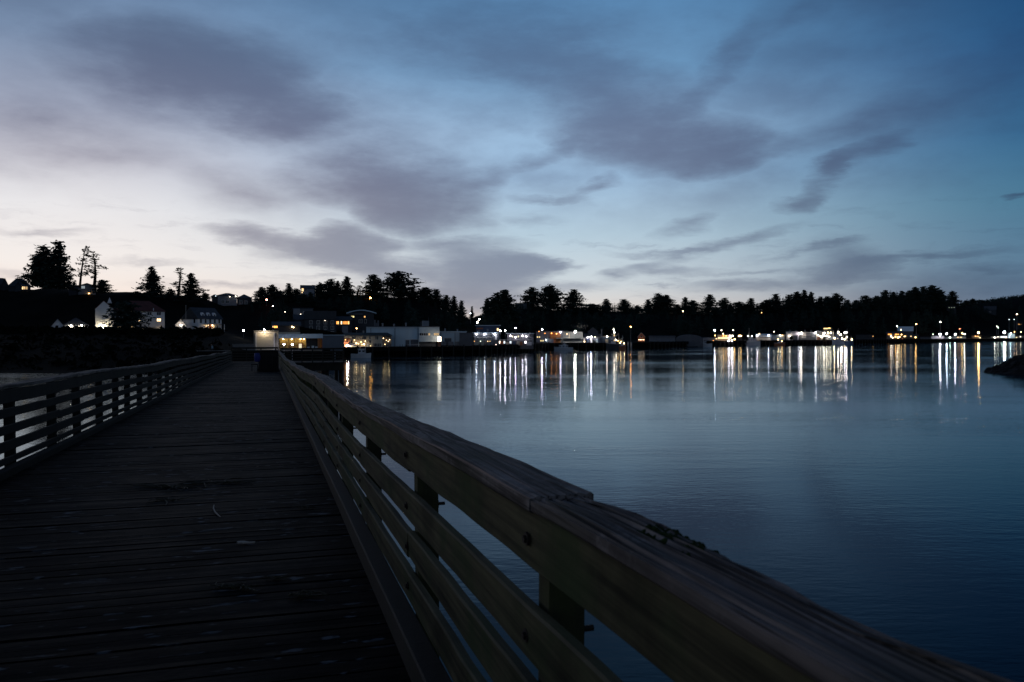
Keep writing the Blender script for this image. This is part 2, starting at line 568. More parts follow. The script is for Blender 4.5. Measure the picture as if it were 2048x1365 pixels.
def smooth01(t):
    t = max(0.0, min(1.0, t))
    return t * t * (3 - 2 * t)

# ------------------------------------------------------------------ terrain and water
#        px    d0  zb   d1   z1   d2   z2   dc   crest row
GT = [(-700, 105, .3, 195, 6.8, 240, 6.6, 300, 584), (0, 118, .3, 205, 6.85, 236, 6.3, 300, 581), (110, 118, .3, 205, 6.85, 236, 6.3, 300, 577),
      (215, 119, .3, 205, 6.75, 236, 6.3, 300, 584), (310, 121, .3, 205, 6.6, 236, 6.4, 300, 588), (400, 124, 1.6, 205, 6.6, 240, 6.8, 305, 594),
      (445, 128, 2.0, 200, 6.3, 240, 6.6, 305, 612), (505, 158, 2.2, 205, 4.0, 240, 4.6, 310, 606), (560, 163, 2.3, 185, 2.5, 225, 3.2, 320, 600),
      (640, 178, 2.3, 200, 2.5, 235, 3.0, 330, 594), (690, 204, 2.3, 230, 2.5, 245, 2.8, 340, 592), (760, 206, 2.3, 240, 2.5, 262, 2.6, 345, 592),
      (830, 209, 2.3, 240, 2.5, 262, 2.6, 350, 598), (895, 215, 2.3, 245, 2.5, 265, 2.6, 355, 622), (938, 222, 2.3, 250, 2.5, 270, 2.6, 360, 640),
      (965, 228, 2.3, 255, 2.5, 280, 2.6, 380, 630), (1000, 238, 2.3, 262, 2.5, 290, 2.6, 400, 617), (1100, 287, 2.3, 320, 2.5, 345, 2.6, 450, 620),
      (1250, 302, 2.3, 340, 2.5, 370, 2.6, 500, 626), (1350, 338, 2.2, 385, 2.5, 410, 2.6, 520, 628), (1420, 371, 2.2, 410, 2.5, 440, 2.6, 560, 630),
      (1550, 405, 2.2, 450, 2.4, 480, 2.6, 600, 624), (1650, 430, 2.2, 480, 2.4, 510, 2.6, 620, 620), (1800, 487, 2.0, 540, 2.4, 580, 3.0, 720, 618),
      (1900, 540, 2.0, 590, 2.4, 640, 3.2, 780, 615), (1960, 572, 2.0, 620, 2.4, 680, 4.0, 1000, 606), (2048, 610, 2.0, 650, 2.4, 720, 5.0, 1150, 596),
      (2300, 660, 2.0, 700, 2.4, 760, 5.0, 1200, 586), (2900, 700, 2.0, 760, 2.4, 800, 5.0, 1200, 586)]


def gcol(px):
    return [interp(px, [(r[0], r[k]) for r in GT]) for k in range(1, 9)]


def ground_profile(px):
    d0, zb, d1, z1, d2, z2, dc, yc = gcol(px)
    return d0, zb, d1, z1, d2, z2, dc, Z(yc, dc)


def ground(px, Y):
    d0, zb, d1, z1, d2, z2, dc, zc = ground_profile(px)
    if Y < d0:
        return -0.25 * (d0 - Y) - 0.1
    steep = zb > 1.5
    db = d0 + (1.5 if steep else 8.0)
    if Y < db:
        return -0.1 + (zb + .1) * (Y - d0) / (db - d0)
    if Y < d1:
        t = (Y - db) / (d1 - db)
        return zb + (z1 - zb) * (t if steep else t ** 0.85)
    if Y < d2:
        return z1 + (z2 - z1) * smooth01((Y - d1) / min(10.0, d2 - d1))
    if Y < dc:
        return z2 + (zc - z2) * smooth01((Y - d2) / (dc - d2)) ** 0.9
    return zc - (Y - dc) * 0.006


def xpx(px, Y):
    return (px - CX) / F_PX * Y


def build_ground():
    mb = MB()
    pxs = [-700 + 14 * i for i in range(258)]
    rows = None
    for px in pxs:
        d0, zb, d1, z1, d2, z2, dc, zc = ground_profile(px)
        db = d0 + (1.5 if zb > 1.5 else 8.0)
        Ys = [d0 - 40, d0 - 6, d0 - .05, (d0 + db) / 2, db]
        Ys += [db + (d1 - db) * k / 7 for k in range(1, 8)]
        Ys += [d1 + 2, d1 + 4, d1 + 6, d1 + 10.0, (d1 + 10 + d2) / 2 if d2 > d1 + 12 else d1 + 11, max(d2, d1 + 12)]
        e = max(d2, d1 + 12)
        Ys += [e + (dc - e) * k / 12 for k in range(1, 13)]
        Ys += [dc + 20, dc + 80, dc + 300, dc + 1000, dc + 4000]
        rows = len(Ys)
        for Y in Ys:
            z = ground(px, Y)
            if Y > db + 2:
                x = xpx(px, Y)
                amp = 0.28 if Y < d1 - 1 else (0.0 if Y < d2 + 3 else 0.9)
                if zb > 1.5 and Y < d1:
                    amp = 0.0
                z += amp * noise.noise(Vector((x * .09, Y * .09, 2.0))) + amp * .4 * noise.noise(Vector((x * .4, Y * .4, 7.0)))
            mb.v.append((xpx(px, Y), Y, z))
    for i in range(len(pxs) - 1):
        for j in range(rows - 1):
            a = i * rows + j
            mb.f.append((a, a + rows, a + rows + 1, a + 1))
    o = mb.build('ground', M['ground'], smooth=True)
    tag(o, kind='structure')


build_ground()
wm = MB()
wm.poly([(-6000, -6000, 0), (6000, -6000, 0), (6000, 6000, 0), (-6000, 6000, 0)], [(0, 1, 2, 3)])
tag(wm.build('water', M['water']), kind='structure')

# foreshore tongue of rock on the right
mb = MB()
nx, ny = 110, 44
for i in range(nx + 1):
    for j in range(ny + 1):
        u, v = i / nx, j / ny
        px = 1968 + 560 * u
        Yc = 126 - 12 * u
        Y = Yc + (v - .5) * (14 + 46 * u)
        prof = max(0.0, 1 - abs(v - .5) * 2) ** .7
        h = (0.5 + 2.9 * min(1, u * 5.5) ** .8 + 2.0 * u) * prof - .5
        x = xpx(px, Y)
        h += prof * (.6 * noise.noise(Vector((x * .5, Y * .5, 3))) + .7 * abs(noise.noise(Vector((x * 1.3, Y * .9, 9)))) + .35 * noise.noise(Vector((x * 3.1, Y * 2.2, 5))) - .2)
        mb.v.append((x, Y, h))
for i in range(nx):
    for j in range(ny):
        a = i * (ny + 1) + j
        mb.f.append((a, a + ny + 1, a + ny + 2, a + 1))
tag(mb.build('rock_shore', M['rock']), kind='structure')

# ------------------------------------------------------------------ the pier
PAZ = math.atan((538 - CX) / F_PX)                 # pier bearing
PIER_RZ = -PAZ
SLOPE = 0.0150 * math.cos(PAZ)                     # falls gently towards the shore
DECK0 = EYE - 1.5
PIER_L = 70.5


def pz(t):
    return DECK0 - SLOPE * t


# sag of the two railings along the pier
SAG_R = [(-3, .0), (2, .0), (4, -.022), (5.6, -.045), (7.5, -.08), (9.6, -.10), (12, -.09), (14.3, -.082), (20, -.14), (26, -.20), (33, -.24), (37, -.27), (45, -.20), (55, -.13), (72, -.10)]
SAG_L = [(-3, -.0), (9, -.03), (13, -.02), (18, -.045), (28, -.06), (70, -.07)]
LAT_R = [(-3, 0), (5, 0), (9, -.02), (14, .03), (22, -.03), (34, .05), (46, -.05), (58, .0), (72, 0)]


def sag(t, side):
    w = .018 * math.sin(t * .55 + (1 if side > 0 else 4)) * min(1, t / 8) if t > 0 else 0
    return interp(t, SAG_R if side > 0 else SAG_L) + w


def lat(t, side):
    return interp(t, LAT_R) + .012 * math.sin(t * .8 + 1) if side > 0 else .03 * math.sin(t * .33) + .012 * math.sin(t * 1.1)


pier = empty('pier', (0, 0, 0), PIER_RZ, 'long straight timber pier of dark wet planks running to the shore', 'pier')
PR = pier


def board(name, parent, mat, side, s0, s1, h0, h1, t0, t1, step=0.45, rough=0.004, seed=0, bev=0.008, ridge=0.0, ns=1, droop=0.0, raf=0.0, worn=None):
    """a plank swept along the pier between heights h0..h1 above the deck; ridge = depth of weathered checks in its top"""
    mb = MB()
    n = max(2, int((t1 - t0) / step) + 1)
    top = [(s0, h1 - bev)] + [(s0 + bev + (s1 - s0 - 2 * bev) * k / max(1, ns), h1) for k in range(ns + 1)] + [(s1, h1 - bev)]
    ring = top + [(s1, h0 + bev), (s1 - bev, h0), (s0 + bev, h0), (s0, h0 + bev)]
    m = len(ring)
    for i in range(n):
        t = t0 + (t1 - t0) * i / (n - 1)
        for k, (s, h) in enumerate(ring):
            e = 0.0
            if 0 < k <= ns + 1 and ridge:
                q = noise.noise(Vector((s * 62 + seed, t * .22, seed))) + .6 * noise.noise(Vector((s * 120, t * .8, seed + 4)))
                e -= ridge * (abs(q) ** .8) * 1.6
                e -= ridge * .35 * max(0, noise.noise(Vector((s * 14, t * 2, seed + 9))))
            ee = rough * noise.noise(Vector((s * 6 + seed, t * 2.2, h * 6)))
            es = rough * noise.noise(Vector((h * 6 + seed + 20, t * 2.6, s * 5)))
            if raf and s > (s0 + s1) / 2 + .3 * (s1 - s0):
                es -= raf * max(0, noise.noise(Vector((t * 2.4, seed, 1.5))) * 1.5 + .25)
                es -= raf * .6 * max(0, noise.noise(Vector((t * 8, seed, 3.5))))
            wgt = min(1.1, max(0, h / 1.07))
            dr = droop * ((t - t0) / (t1 - t0) - .5) * 2
            mb.v.append((s + lat(t, side) * wgt + es, t, pz(t) + h + sag(t, side) * wgt + ee + e + dr))
    for i in range(n - 1):
        for k in range(m):
            a, b = i * m + k, i * m + (k + 1) % m
            mb.f.append((a, a + m, b + m, b))
    mb.f.append(tuple(range(m)))
    mb.f.append(tuple((n - 1) * m + k for k in reversed(range(m))))
    o = mb.build(name, mat, parent)
    if worn is not None:
        o.data.materials.append(worn)
        for i, p in enumerate(o.data.polygons):
            if i < (n - 1) * m and (i % m == 0 or (i % m == 1 and i % 3 == 0 and ns > 8)):
                p.material_index = 1
    return o


# deck planks
mb = MB()
t = -3.0
k = 0
while t < PIER_L:
    wd = .145 + rnd.uniform(-.006, .006)
    a, b = -2.95 + rnd.uniform(-.03, .02), .74 + rnd.uniform(-.03, .03)
    z = pz(t) + rnd.uniform(-.004, .003)
    tl, cup = rnd.uniform(-.006, .006), rnd.uniform(-.003, .004)
    nseg = 10
    base = len(mb.v)
    for i in range(nseg + 1):
        s = a + (b - a) * i / nseg
        zz = z + tl * (i / nseg - .5) + .004 * noise.noise(Vector((s * 1.3, t * 3, 5)))
        e0 = .004 * noise.noise(Vector((s * 4, t * 9, 1)))
        for (dt, dz) in ((e0, -.045), (e0, -.007), (e0 + .007, cup), (wd / 2, 0), (wd - .007 + e0, cup), (wd + e0, -.007), (wd + e0, -.045)):
            mb.v.append((s, t + dt, zz + dz))
    for i in range(nseg):
        for q in range(7):
            x0, x1 = base + i * 7 + q, base + i * 7 + (q + 1) % 7
            mb.f.append((x0, x1, x1 + 7, x0 + 7))
    mb.f.append(tuple(base + q for q in reversed(range(7))))
    mb.f.append(tuple(base + nseg * 7 + q for q in range(7)))
    t += wd + rnd.uniform(.004, .011)
    k += 1
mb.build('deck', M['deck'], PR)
board('kerb_beam', PR, M['pile'], 0, .60, .712, .0, .128, -3, PIER_L, .9, seed=2)
board('kerb_beam', PR, M['railshade'], 0, -2.95, -2.84, .0, .10, -3, PIER_L, .9, seed=3)
for s in (-2.7, -1.6, -.5, .6):
    board('stringer', PR, M['pile'], 0, s - .08, s + .08, -.36, -.055, -3, PIER_L, 2.0)
for t in (-1, 5, 11, 17, 23, 29, 35, 41, 47, 53, 59, 65):
    MB().box(-3.1, .95, t - .15, t + .15, pz(t) - .68, pz(t) - .365).build('cross_beam', M['pile'], PR)
    for s in (-2.7, -.9, .7):
        mb = MB()
        mb.tube([(s, t, -3.0), (s, t, 1.0), (s, t, pz(t) - .69)], [.19, .17, .16], 10)
        mb.build('pile', M['pile'], PR, smooth=True)

BOLT = MB().tube([(0, -.03, 0), (0, .0, 0)], .018, 6).mesh('bolt')  # placeholder axis is replaced below
mbolt = MB()
mbolt.tube([(-.006, 0, 0), (0, 0, 0)], .021, 8)
mbolt.tube([(-.014, 0, 0), (-.006, 0, 0)], .012, 6)
BOLT = mbolt.mesh('bolt')
BOLT.materials.append(M['iron'])
mnut = MB()
mnut.tube([(0, 0, 0), (.008, 0, 0)], .026, 8)
mnut.tube([(.008, 0, 0), (.045, 0, 0)], .010, 6)
NUT = mnut.mesh('nut')
NUT.materials.append(M['iron'])

COURSES_R = [(.842, 1.022), (.575, .728), (.358, .498), (.132, .285)]
COURSES_L = [(.86, 1.022), (.66, .775), (.455, .57), (.255, .37), (.11, .185)]


def railing(side, label, posts, joints_cap, near, grp):
    rt = empty('pier_railing', (0, 0, 0), PIER_RZ, label, 'railing', grp)
    inner = .715 if side > 0 else -2.975
    d = 1 if side > 0 else -1
    COURSES = COURSES_R if side > 0 else COURSES_L
    th = .042
    capm, railm = (M['cap'], M['rail']) if side > 0 else (M['cap'], M['railshade'])
    # cap boards
    for i, (a, b) in enumerate(zip(joints_cap, joints_cap[1:])):
        s0, s1 = (inner - .012, inner + .192) if side > 0 else (inner - .192, inner + .012)
        fine = side > 0 and b < 12
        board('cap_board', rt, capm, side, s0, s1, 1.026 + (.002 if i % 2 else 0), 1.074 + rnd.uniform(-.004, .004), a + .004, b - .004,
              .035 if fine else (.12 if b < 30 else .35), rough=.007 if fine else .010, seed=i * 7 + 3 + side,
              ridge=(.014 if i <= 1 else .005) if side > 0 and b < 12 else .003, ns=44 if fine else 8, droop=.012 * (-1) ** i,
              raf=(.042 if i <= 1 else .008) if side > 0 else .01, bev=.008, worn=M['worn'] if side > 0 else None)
    # rail boards
    for c, (h0, h1) in enumerate(COURSES):
        a = posts[0] - 1.0
        js = [a]
        j = 2 + c % 2
        while j < len(posts) - 2:
            js.append(posts[j] + .045)
            j += 3 if side > 0 and j < 6 else 4
        js.append(PIER_L)
        for i, (p, q) in enumerate(zip(js, js[1:])):
            s0, s1 = (inner, inner + th) if side > 0 else (inner - th, inner)
            jit = rnd.uniform(-.012, .012)
            off = rnd.uniform(-.004, .008)
            board('rail', rt, railm, side, s0 + off, s1 + off, h0 + jit, h1 + jit + rnd.uniform(-.006, .006), p + .003, q - .003,
                  .08 if (side > 0 and q < 14) else .4, rough=.006, seed=c * 31 + i * 5 + side, bev=.007, droop=rnd.uniform(-.012, .012), ns=2, worn=M['wornrail'] if side > 0 else None)
    # posts
    for i, t in enumerate(posts):
        s0, s1 = (inner + th + .006, inner + th + .118) if side > 0 else (inner - th - .118, inner - th - .006)
        z0, z1 = pz(t) - .34, pz(t) + 1.018 + sag(t, side) + 0.0
        wl = lat(t, side)
        mb = MB()
        for (zz, w) in ((z0, 0), (pz(t) + .5, .5), (z1, 1)):
            for (x, y) in ((s0, t), (s1, t), (s1, t + .092), (s0, t + .092)):
                mb.v.append((x + wl * w + rnd.uniform(-.003, .003), y + rnd.uniform(-.003, .003), zz))
        for l in range(2):
            for q in range(4):
                a, b = l * 4 + q, l * 4 + (q + 1) % 4
                mb.f.append((a, b, b + 4, a + 4))
        mb.f += [(3, 2, 1, 0), (8, 9, 10, 11)]
        po = mb.build('post', M['post'] if side > 0 else M['railshade'], rt)
        if i < near:
            for (h0, h1) in COURSES:
                h = (h0 + h1) / 2
                w = h / 1.07
                bo = bpy.data.objects.new('bolt', BOLT)
                COL.objects.link(bo)
                bo.parent = po
                bo.location = ((inner - .002 if side > 0 else inner + .002) + wl * w, t + .046, pz(t) + h + sag(t, side) * w)
                if side < 0:
                    bo.rotation_euler = (0, 0, math.pi)
                nu = bpy.data.objects.new('nut', NUT)
                COL.objects.link(nu)
                nu.parent = po
                nu.location = ((s1 if side > 0 else s0) + wl * w, t + .046, pz(t) + h + sag(t, side) * w)
                if side < 0:
                    nu.rotation_euler = (0, 0, math.pi)
    return rt


pr = [-.05, 2.16, 4.22, 6.52, 8.80]
while pr[-1] < PIER_L - 2.5:
    pr.append(pr[-1] + 2.25 + rnd.uniform(-.08, .08))
pl = [1.2, 3.0, 4.8, 6.55, 8.3]
for x in (23, 106.5, 156.5, 201, 231.5, 255, 279.5, 299.5):
    Y = 3.2 * F_PX / (538 - x)
    pl.append(Y / math.cos(PAZ) - 3.2 * math.sin(PAZ) - .05)
pl = pl[:5] + [q for q in pl[5:] if q > pl[4] + 1]
while pl[-1] < PIER_L - 2.5:
    pl.append(pl[-1] + 1.9 + rnd.uniform(-.08, .08))
railing(1, 'weathered timber railing close by on the pier edge towards the lit harbour', pr, [-2.5, -.3, 2.157, 9.35, 14.1, 20, 25.2, 34, 43, 52, 61, PIER_L], 7, 'pier railings')
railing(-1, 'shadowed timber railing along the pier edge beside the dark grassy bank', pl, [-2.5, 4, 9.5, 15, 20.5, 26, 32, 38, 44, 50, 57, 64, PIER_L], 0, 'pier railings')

# cross platform at the landward end of the pier, with its own railing
plat = empty('pier_platform', (0, 0, 0), PIER_RZ, 'wide dark cross platform at the landward end of the pier', 'platform')
zt = pz(PIER_L) - .0
mb = MB()
for i in range(30):
    mb.box(-3.4 + i * .33, -3.4 + i * .33 + .32, PIER_L + .05, PIER_L + 6, zt - .06, zt - rnd.uniform(.0, .008))
mb.build('deck', M['deck'], plat)
MB().box(-3.4, 6.2, PIER_L + .1, PIER_L + .3, zt - .7, zt - .07).build('fascia_beam', M['pile'], plat)
MB().box(-3.4, 6.2, PIER_L + 5.6, PIER_L + 5.8, zt - .7, zt - .07).build('fascia_beam', M['pile'], plat)
for s in (-3.0, -1.0, 1.0, 2.4, 3.6, 4.8, 6.0):
    for t in (PIER_L + .5, PIER_L + 5.4):
        MB().tube([(s, t, -3), (s, t, zt - .72)], .17, 8).build('pile', M['pile'], plat, smooth=True)
for z in (.7, 1.5):
    MB().box(-3.2, 6.2, PIER_L + .28, PIER_L + .40, z, z + .22).build('brace', M['pile'], plat)
er = empty('platform_railing', (0, 0, 0), PIER_RZ, 'dark slatted railing across the landward end of the pier platform', 'railing')
for i in range(7):
    s = .95 + i * .87
    MB().box(s - .05, s + .05, PIER_L + .02, PIER_L + .12, zt - .5, zt + 1.2).build('post', M['pile'], er)
for i in range(4):
    s = -3.2 + i * 1.25
    MB().box(s - .05, s + .05, PIER_L + 5.5, PIER_L + 5.6, zt - .1, zt + 1.2).build('post', M['pile'], er)
for h0, h1 in ((1.10, 1.26), (.86, .98), (.62, .74), (.38, .50), (.14, .26), (-.1, .02)):
    MB().box(.9, 6.25, PIER_L - .03, PIER_L + .015, zt + h0, zt + h1).build('rail', M['pile'], er)
    MB().box(-3.3, .8, PIER_L + 5.45, PIER_L + 5.495, zt + h0, zt + h1).build('rail', M['pile'], er)

# gear left near the end of the pier against the right railing
tb = 48.5
gear = empty('storage_bin', (0, 0, 0), PIER_RZ, 'black box-like bin against the railing near the far end of the pier', 'bin')
zb = pz(tb)
MB().poly([(-.62, tb, zb + .02), (.54, tb, zb + .02), (.54, tb + .9, zb + .02), (-.62, tb + .9, zb + .02),
           (-.50, tb + .04, zb + 1.12), (.52, tb + .04, zb + 1.12), (.52, tb + .86, zb + 1.16), (-.50, tb + .86, zb + 1.16)],
          [(3, 2, 1, 0), (4, 5, 6, 7), (0, 1, 5, 4), (1, 2, 6, 5), (2, 3, 7, 6), (3, 0, 4, 7)]).build('body', M['tarp'], gear)
MB().box(-.56, .56, tb - .03, tb + .92, zb + 1.165, zb + 1.21).build('lid', M['tarp'], gear)
for s in (-.52, -.18, .16, .46):
    MB().box(s, s + .05, tb - .035, tb - .004, zb + .03, zb + .95).build('slat', M['black'], gear)
bag = MB()
n = 10
for i in range(9):
    q = i / 8
    r = .13 + .05 * math.sin(q * 3.1)
    for j in range(n):
        a = 2 * math.pi * j / n
        bag.v.append((-.66 + r * math.cos(a) * (1 + .1 * math.sin(3 * a + q * 4)), tb - .06 + .6 * r * math.sin(a), zb + .55 + .5 * q))
for i in range(8):
    for j in range(n):
        a, b = i * n + j, i * n + (j + 1) % n
        bag.f.append((a, b, b + n, a + n))
bag.f += [tuple(reversed(range(n))), tuple(8 * n + j for j in range(n))]
o = bag.build('blue_bag', M['bluebag'], None, smooth=True)
o.rotation_euler = (0, 0, PIER_RZ)
tag(o, 'dark blue bag hanging on the left corner of the black bin', 'bag')
mb = MB()
mb.box(-1.0, -.62, tb + .2, tb + .55, zb + .36, zb + .42)
ot = empty('low_stool', (0, 0, 0), PIER_RZ, 'small low stool standing left of the black bin on the pier', 'stool')
mb.build('seat', M['railshade'], ot)
for (x, y) in ((-.97, .23), (-.66, .23), (-.97, .5), (-.66, .5)):
    MB().box(x, x + .035, tb + y, tb + y + .035, zb + .01, zb + .355).build('leg', M['railshade'], ot)


# litter on the planks
def deck_pt(px, py):
    for _ in range(1):
        d = direction(px, py)
        # intersect with the sloping deck plane
        ct = Vector((math.sin(PAZ), math.cos(PAZ), 0))
        # EYE + k*dz = DECK0 - SLOPE*(k*(d.ct))
        kk = (DECK0 - EYE) / (d.z + SLOPE * d.dot(ct))
        return Vector((0, 0, EYE)) + d * kk


def strand(mb, p, ang, length, r, wob=.5):
    pts = [Vector(p)]
    a = ang
    nseg = 7
    for i in range(nseg):
        a += rnd.uniform(-wob, wob)
        pts.append(pts[-1] + Vector((math.cos(a), math.sin(a), 0)) * length / nseg)
    pts = [q + Vector((0, 0, .006 + .008 * abs(math.sin(i * 1.7)))) for i, q in enumerate(pts)]
    mb.tube(pts, [r * (1 - .7 * i / nseg) for i in range(nseg + 1)], 5)


for label, spots in (('dark olive seaweed strands lying across the middle of the pier planks', [(345, 975, 14, .45), (430, 968, 14, .4), (330, 1003, 8, .25)]),
                     ('small tangle of olive seaweed on planks nearer than the pale wood chip', [(465, 1176, 10, .16), (485, 1180, 6, .12), (540, 1160, 4, .1)]),
                     ('thin scrap of seaweed on planks near the foot of the right railing', [(590, 1195, 7, .14), (610, 1190, 5, .12)]),
                     ('little wisp of seaweed beside the right kerb beyond the bent twig', [(618, 1018, 6, .12)])):
    mb = MB()
    for px, py, n, ln in spots:
        c = deck_pt(px, py)
        for i in range(n):
            strand(mb, c + Vector((rnd.uniform(-.4, .4) * ln, rnd.uniform(-.16, .16) * ln, .004)), rnd.choice((0, math.pi)) + rnd.uniform(-.6, .6), ln * rnd.uniform(.5, 1.1), .007)
    tag(mb.build('seaweed_clump', M['seaweed']), label, 'seaweed', 'seaweed scraps on the pier')
p = [deck_pt(*q) + Vector((0, 0, .012)) for q in ((428, 1013), (427, 1020), (430, 1027), (436, 1033), (441, 1037))]
tag(MB().tube(p, [.004, .006, .006, .005, .003], 6).build('twig', M['palewood']), 'thin pale bent twig lying on the dark planks', 'twig')
c = deck_pt(492, 1088)
mb = MB()
pts, n = [], 12
for i in range(n):
    q = i / (n - 1)
    x = (q - .5) * .135
    hw = .012 * math.sin(math.pi * min(1, q + .05)) + .004 + rnd.uniform(-.003, .003)
    pts += [(x, -hw, .006), (x, hw, .006 + .004 * math.sin(q * 9)), (x, hw * .9, .017 + .003 * math.sin(q * 7)), (x, -hw * .9, .016)]
fc = []
for i in range(n - 1):
    for j in range(4):
        a, b = i * 4 + j, i * 4 + (j + 1) % 4
        fc.append((a, b, b + 4, a + 4))
fc += [(3, 2, 1, 0), tuple((n - 1) * 4 + j for j in range(4))]
mb.poly(pts, fc)
o = mb.build('wood_chip', M['palewood'], loc=c)
tag(o, 'flat pale splinter of wood lying on the dark planks', 'wood chip')
# moss on the near cap: one thin uneven crust
mb = MB()
NT_, NS_ = 46, 20
for i in range(NT_ + 1):
    for j in range(NS_ + 1):
        t = 1.46 + .30 * i / NT_
        sx_ = .828 + .074 * j / NS_
        edge = min(i, NT_ - i) / 9.0
        edge = min(1, edge, j / 7.0)
        hgt = -.0255 + .012 * edge + .016 * noise.noise(Vector((t * 22, sx_ * 40, 2))) + .007 * noise.noise(Vector((t * 70, sx_ * 90, 5)))
        mb.v.append((sx_, t, pz(t) + 1.074 + sag(t, 1) + hgt))
for i in range(NT_):
    for j in range(NS_):
        a = i * (NS_ + 1) + j
        mb.f.append((a, a + NS_ + 1, a + NS_ + 2, a + 1))
o = mb.build('moss_clump', M['moss'])
o.rotation_euler = (0, 0, PIER_RZ)
tag(o, 'thin patch of dark green moss on the outer edge of the near railing cap', 'moss')

# ------------------------------------------------------------------ trees
def tree_mesh(style, seed):
    """unit-height tree: returns (trunk mesh, crown mesh builder); crown is many small needle sprays on drooping limbs"""
    r = random.Random(seed)
    tr, cr = MB(), MB()
    lean = {'windswept': .10, 'sparse': .07}.get(style, .02) * r.choice((-1, 1))
    if style == 'windswept':
        lean = .10

    def axis(z):
        return Vector((lean * z * z, .3 * lean * math.sin(z * 3), z))
    tr.tube([axis(0), axis(.3), axis(.6), axis(.97)], [.022, .017, .011, .003], 6)
    if style == 'spruce':
        nl, z0, wmax = 26, .04, .24
        prof = lambda z: (1 - z) ** .85 * (1 + .25 * math.sin(z * 23 + seed)) + .02
        size, per = .046, 9
    elif style == 'round':
        nl, z0, wmax = 20, .08, .46
        prof = lambda z: (max(0, math.sin(math.pi * min(1, (.28 + .74 * z)))) ** .6) * (.75 + .45 * noise.noise(Vector((z * 5, seed, 2)))) + .03
        size, per = .062, 9
    elif style == 'broad':
        nl, z0, wmax = 22, .05, .34
        prof = lambda z: (1 - z ** 1.7) ** .75 * (.8 + .5 * noise.noise(Vector((z * 7, seed, 2)))) + .03
        size, per = .058, 9
    elif style == 'sparse':
        nl, z0, wmax = 12, .28, .22
        prof = lambda z: (.55 + .6 * math.sin(z * 17 + seed)) * (1 - .6 * z) + .05
        size, per = .040, 4
    else:  # windswept, open crown on a bare leaning stem
        nl, z0, wmax = 11, .32, .20
        prof = lambda z: (.5 + .6 * abs(math.sin(z * 11 + seed))) * (1.1 - .7 * z) + .05
        size, per = .036, 4
    for l in range(nl):
        z = z0 + (1 - z0) * (l + r.uniform(-.3, .3)) / nl
        z = max(z0 * .8, min(.99, z))
        for b in range(per if z < .85 else max(3, per - 3)):
            if r.random() < .12:
                continue
            a = r.uniform(0, 2 * math.pi)
            ln = wmax * prof(z) * r.uniform(.45, 1.2)
            if style in ('windswept', 'sparse') and math.cos(a) * lean < 0:
                ln *= .6
            dr = r.uniform(-.30, .12) if style != 'round' else r.uniform(-.1, .45)
            base = axis(z)
            tip = base + Vector((math.cos(a) * ln, math.sin(a) * ln, ln * dr))
            tr.tube([base, tip], [.0045, .001], 3, caps=False)
            ns = max(2, int(ln / (size * .55)))
            for k in range(ns):
                q = (k + .6) / ns if style not in ('windswept', 'sparse') else .35 + .65 * (k + .6) / ns
                c = base.lerp(tip, q)
                for _ in range(3 if style in ('windswept', 'sparse') else 4):
                    s = size * r.uniform(.45, 1.1)
                    e = c + Vector((r.gauss(0, s * .5), r.gauss(0, s * .5), r.gauss(0, s * .5)))
                    d1 = Vector((r.gauss(0, 1), r.gauss(0, 1), r.gauss(0, .8))).normalized() * s
                    d2 = Vector((r.gauss(0, 1), r.gauss(0, 1), r.gauss(0, .6))).normalized() * s * .5
                    cr.poly([e - d1 * .7, e + d2, e + d1 * .7, e - d2 * .8], [(0, 1, 2, 3)])
    if style == 'spruce':
        for k in range(14):
            z = .9 + .1 * k / 14
            s = .02 * (1.05 - k / 14)
            e = axis(z)
            a = r.uniform(0, 6.3)
            cr.poly([e, e + Vector((math.cos(a) * s, math.sin(a) * s, -s * .3)), e + Vector((0, 0, s))], [(0, 1, 2)])
    return tr, cr


TREES = {}
for st, cnt in (('spruce', 4), ('round', 4), ('broad', 4), ('sparse', 3), ('windswept', 3)):
    TREES[st] = []
    for i in range(cnt):
        tr, cr = tree_mesh(st, 100 + i * 13 + len(st))
        mt, mc = tr.mesh('trunk'), cr.mesh('crown')
        mt.materials.append(M['trunk'])
        mc.materials.append(M['needles' if i % 2 else 'needles2'])
        TREES[st].append((mt, mc))
WID = {'spruce': .44, 'round': .80, 'broad': .60, 'sparse': .40, 'windswept': .36}


def crown_width(me):
    d = sorted(math.hypot(v.co.x, v.co.y) for v in me.vertices)
    return 2 * d[int(len(d) * .93)]


CW = {st: [crown_width(mc) for _, mc in lst] for st, lst in TREES.items()}
_tc = {}


def tree(px, ytop, wpx, style, label, ybase=None, Y=None, group=None, name=None, var=None):
    dc = ground_profile(px)[6]
    if Y is None:
        Y = dc + rnd.uniform(-18, 4)
    zb = ground(px, Y) - .4
    if ybase is not None:
        zb = Z(ybase, Y)
    h = (Z(ytop, Y) - zb)
    w = wpx / F_PX * Y
    i = _tc.get(style, 0)
    _tc[style] = i + 1
    vi = i % len(TREES[style]) if var is None else var
    mt, mc = TREES[style][vi]
    nm = name or {'spruce': 'spruce_tree', 'round': 'pine_tree', 'broad': 'fir_tree', 'sparse': 'pine_tree', 'windswept': 'pine_tree'}[style]
    root = empty(nm, (xpx(px, Y), Y, zb), rnd.uniform(0, 6.28) if style not in ('windswept',) else rnd.uniform(-.3, .3), label, 'tree', group)
    sx = (1.12 if px < 1180 else 1.3) * w / CW[style][vi]
    root.scale = (sx, sx, h)
    for n_, me in (('trunk', mt), ('crown', mc)):
        o = bpy.data.objects.new(n_, me)
        COL.objects.link(o)
        o.parent = root
    return root


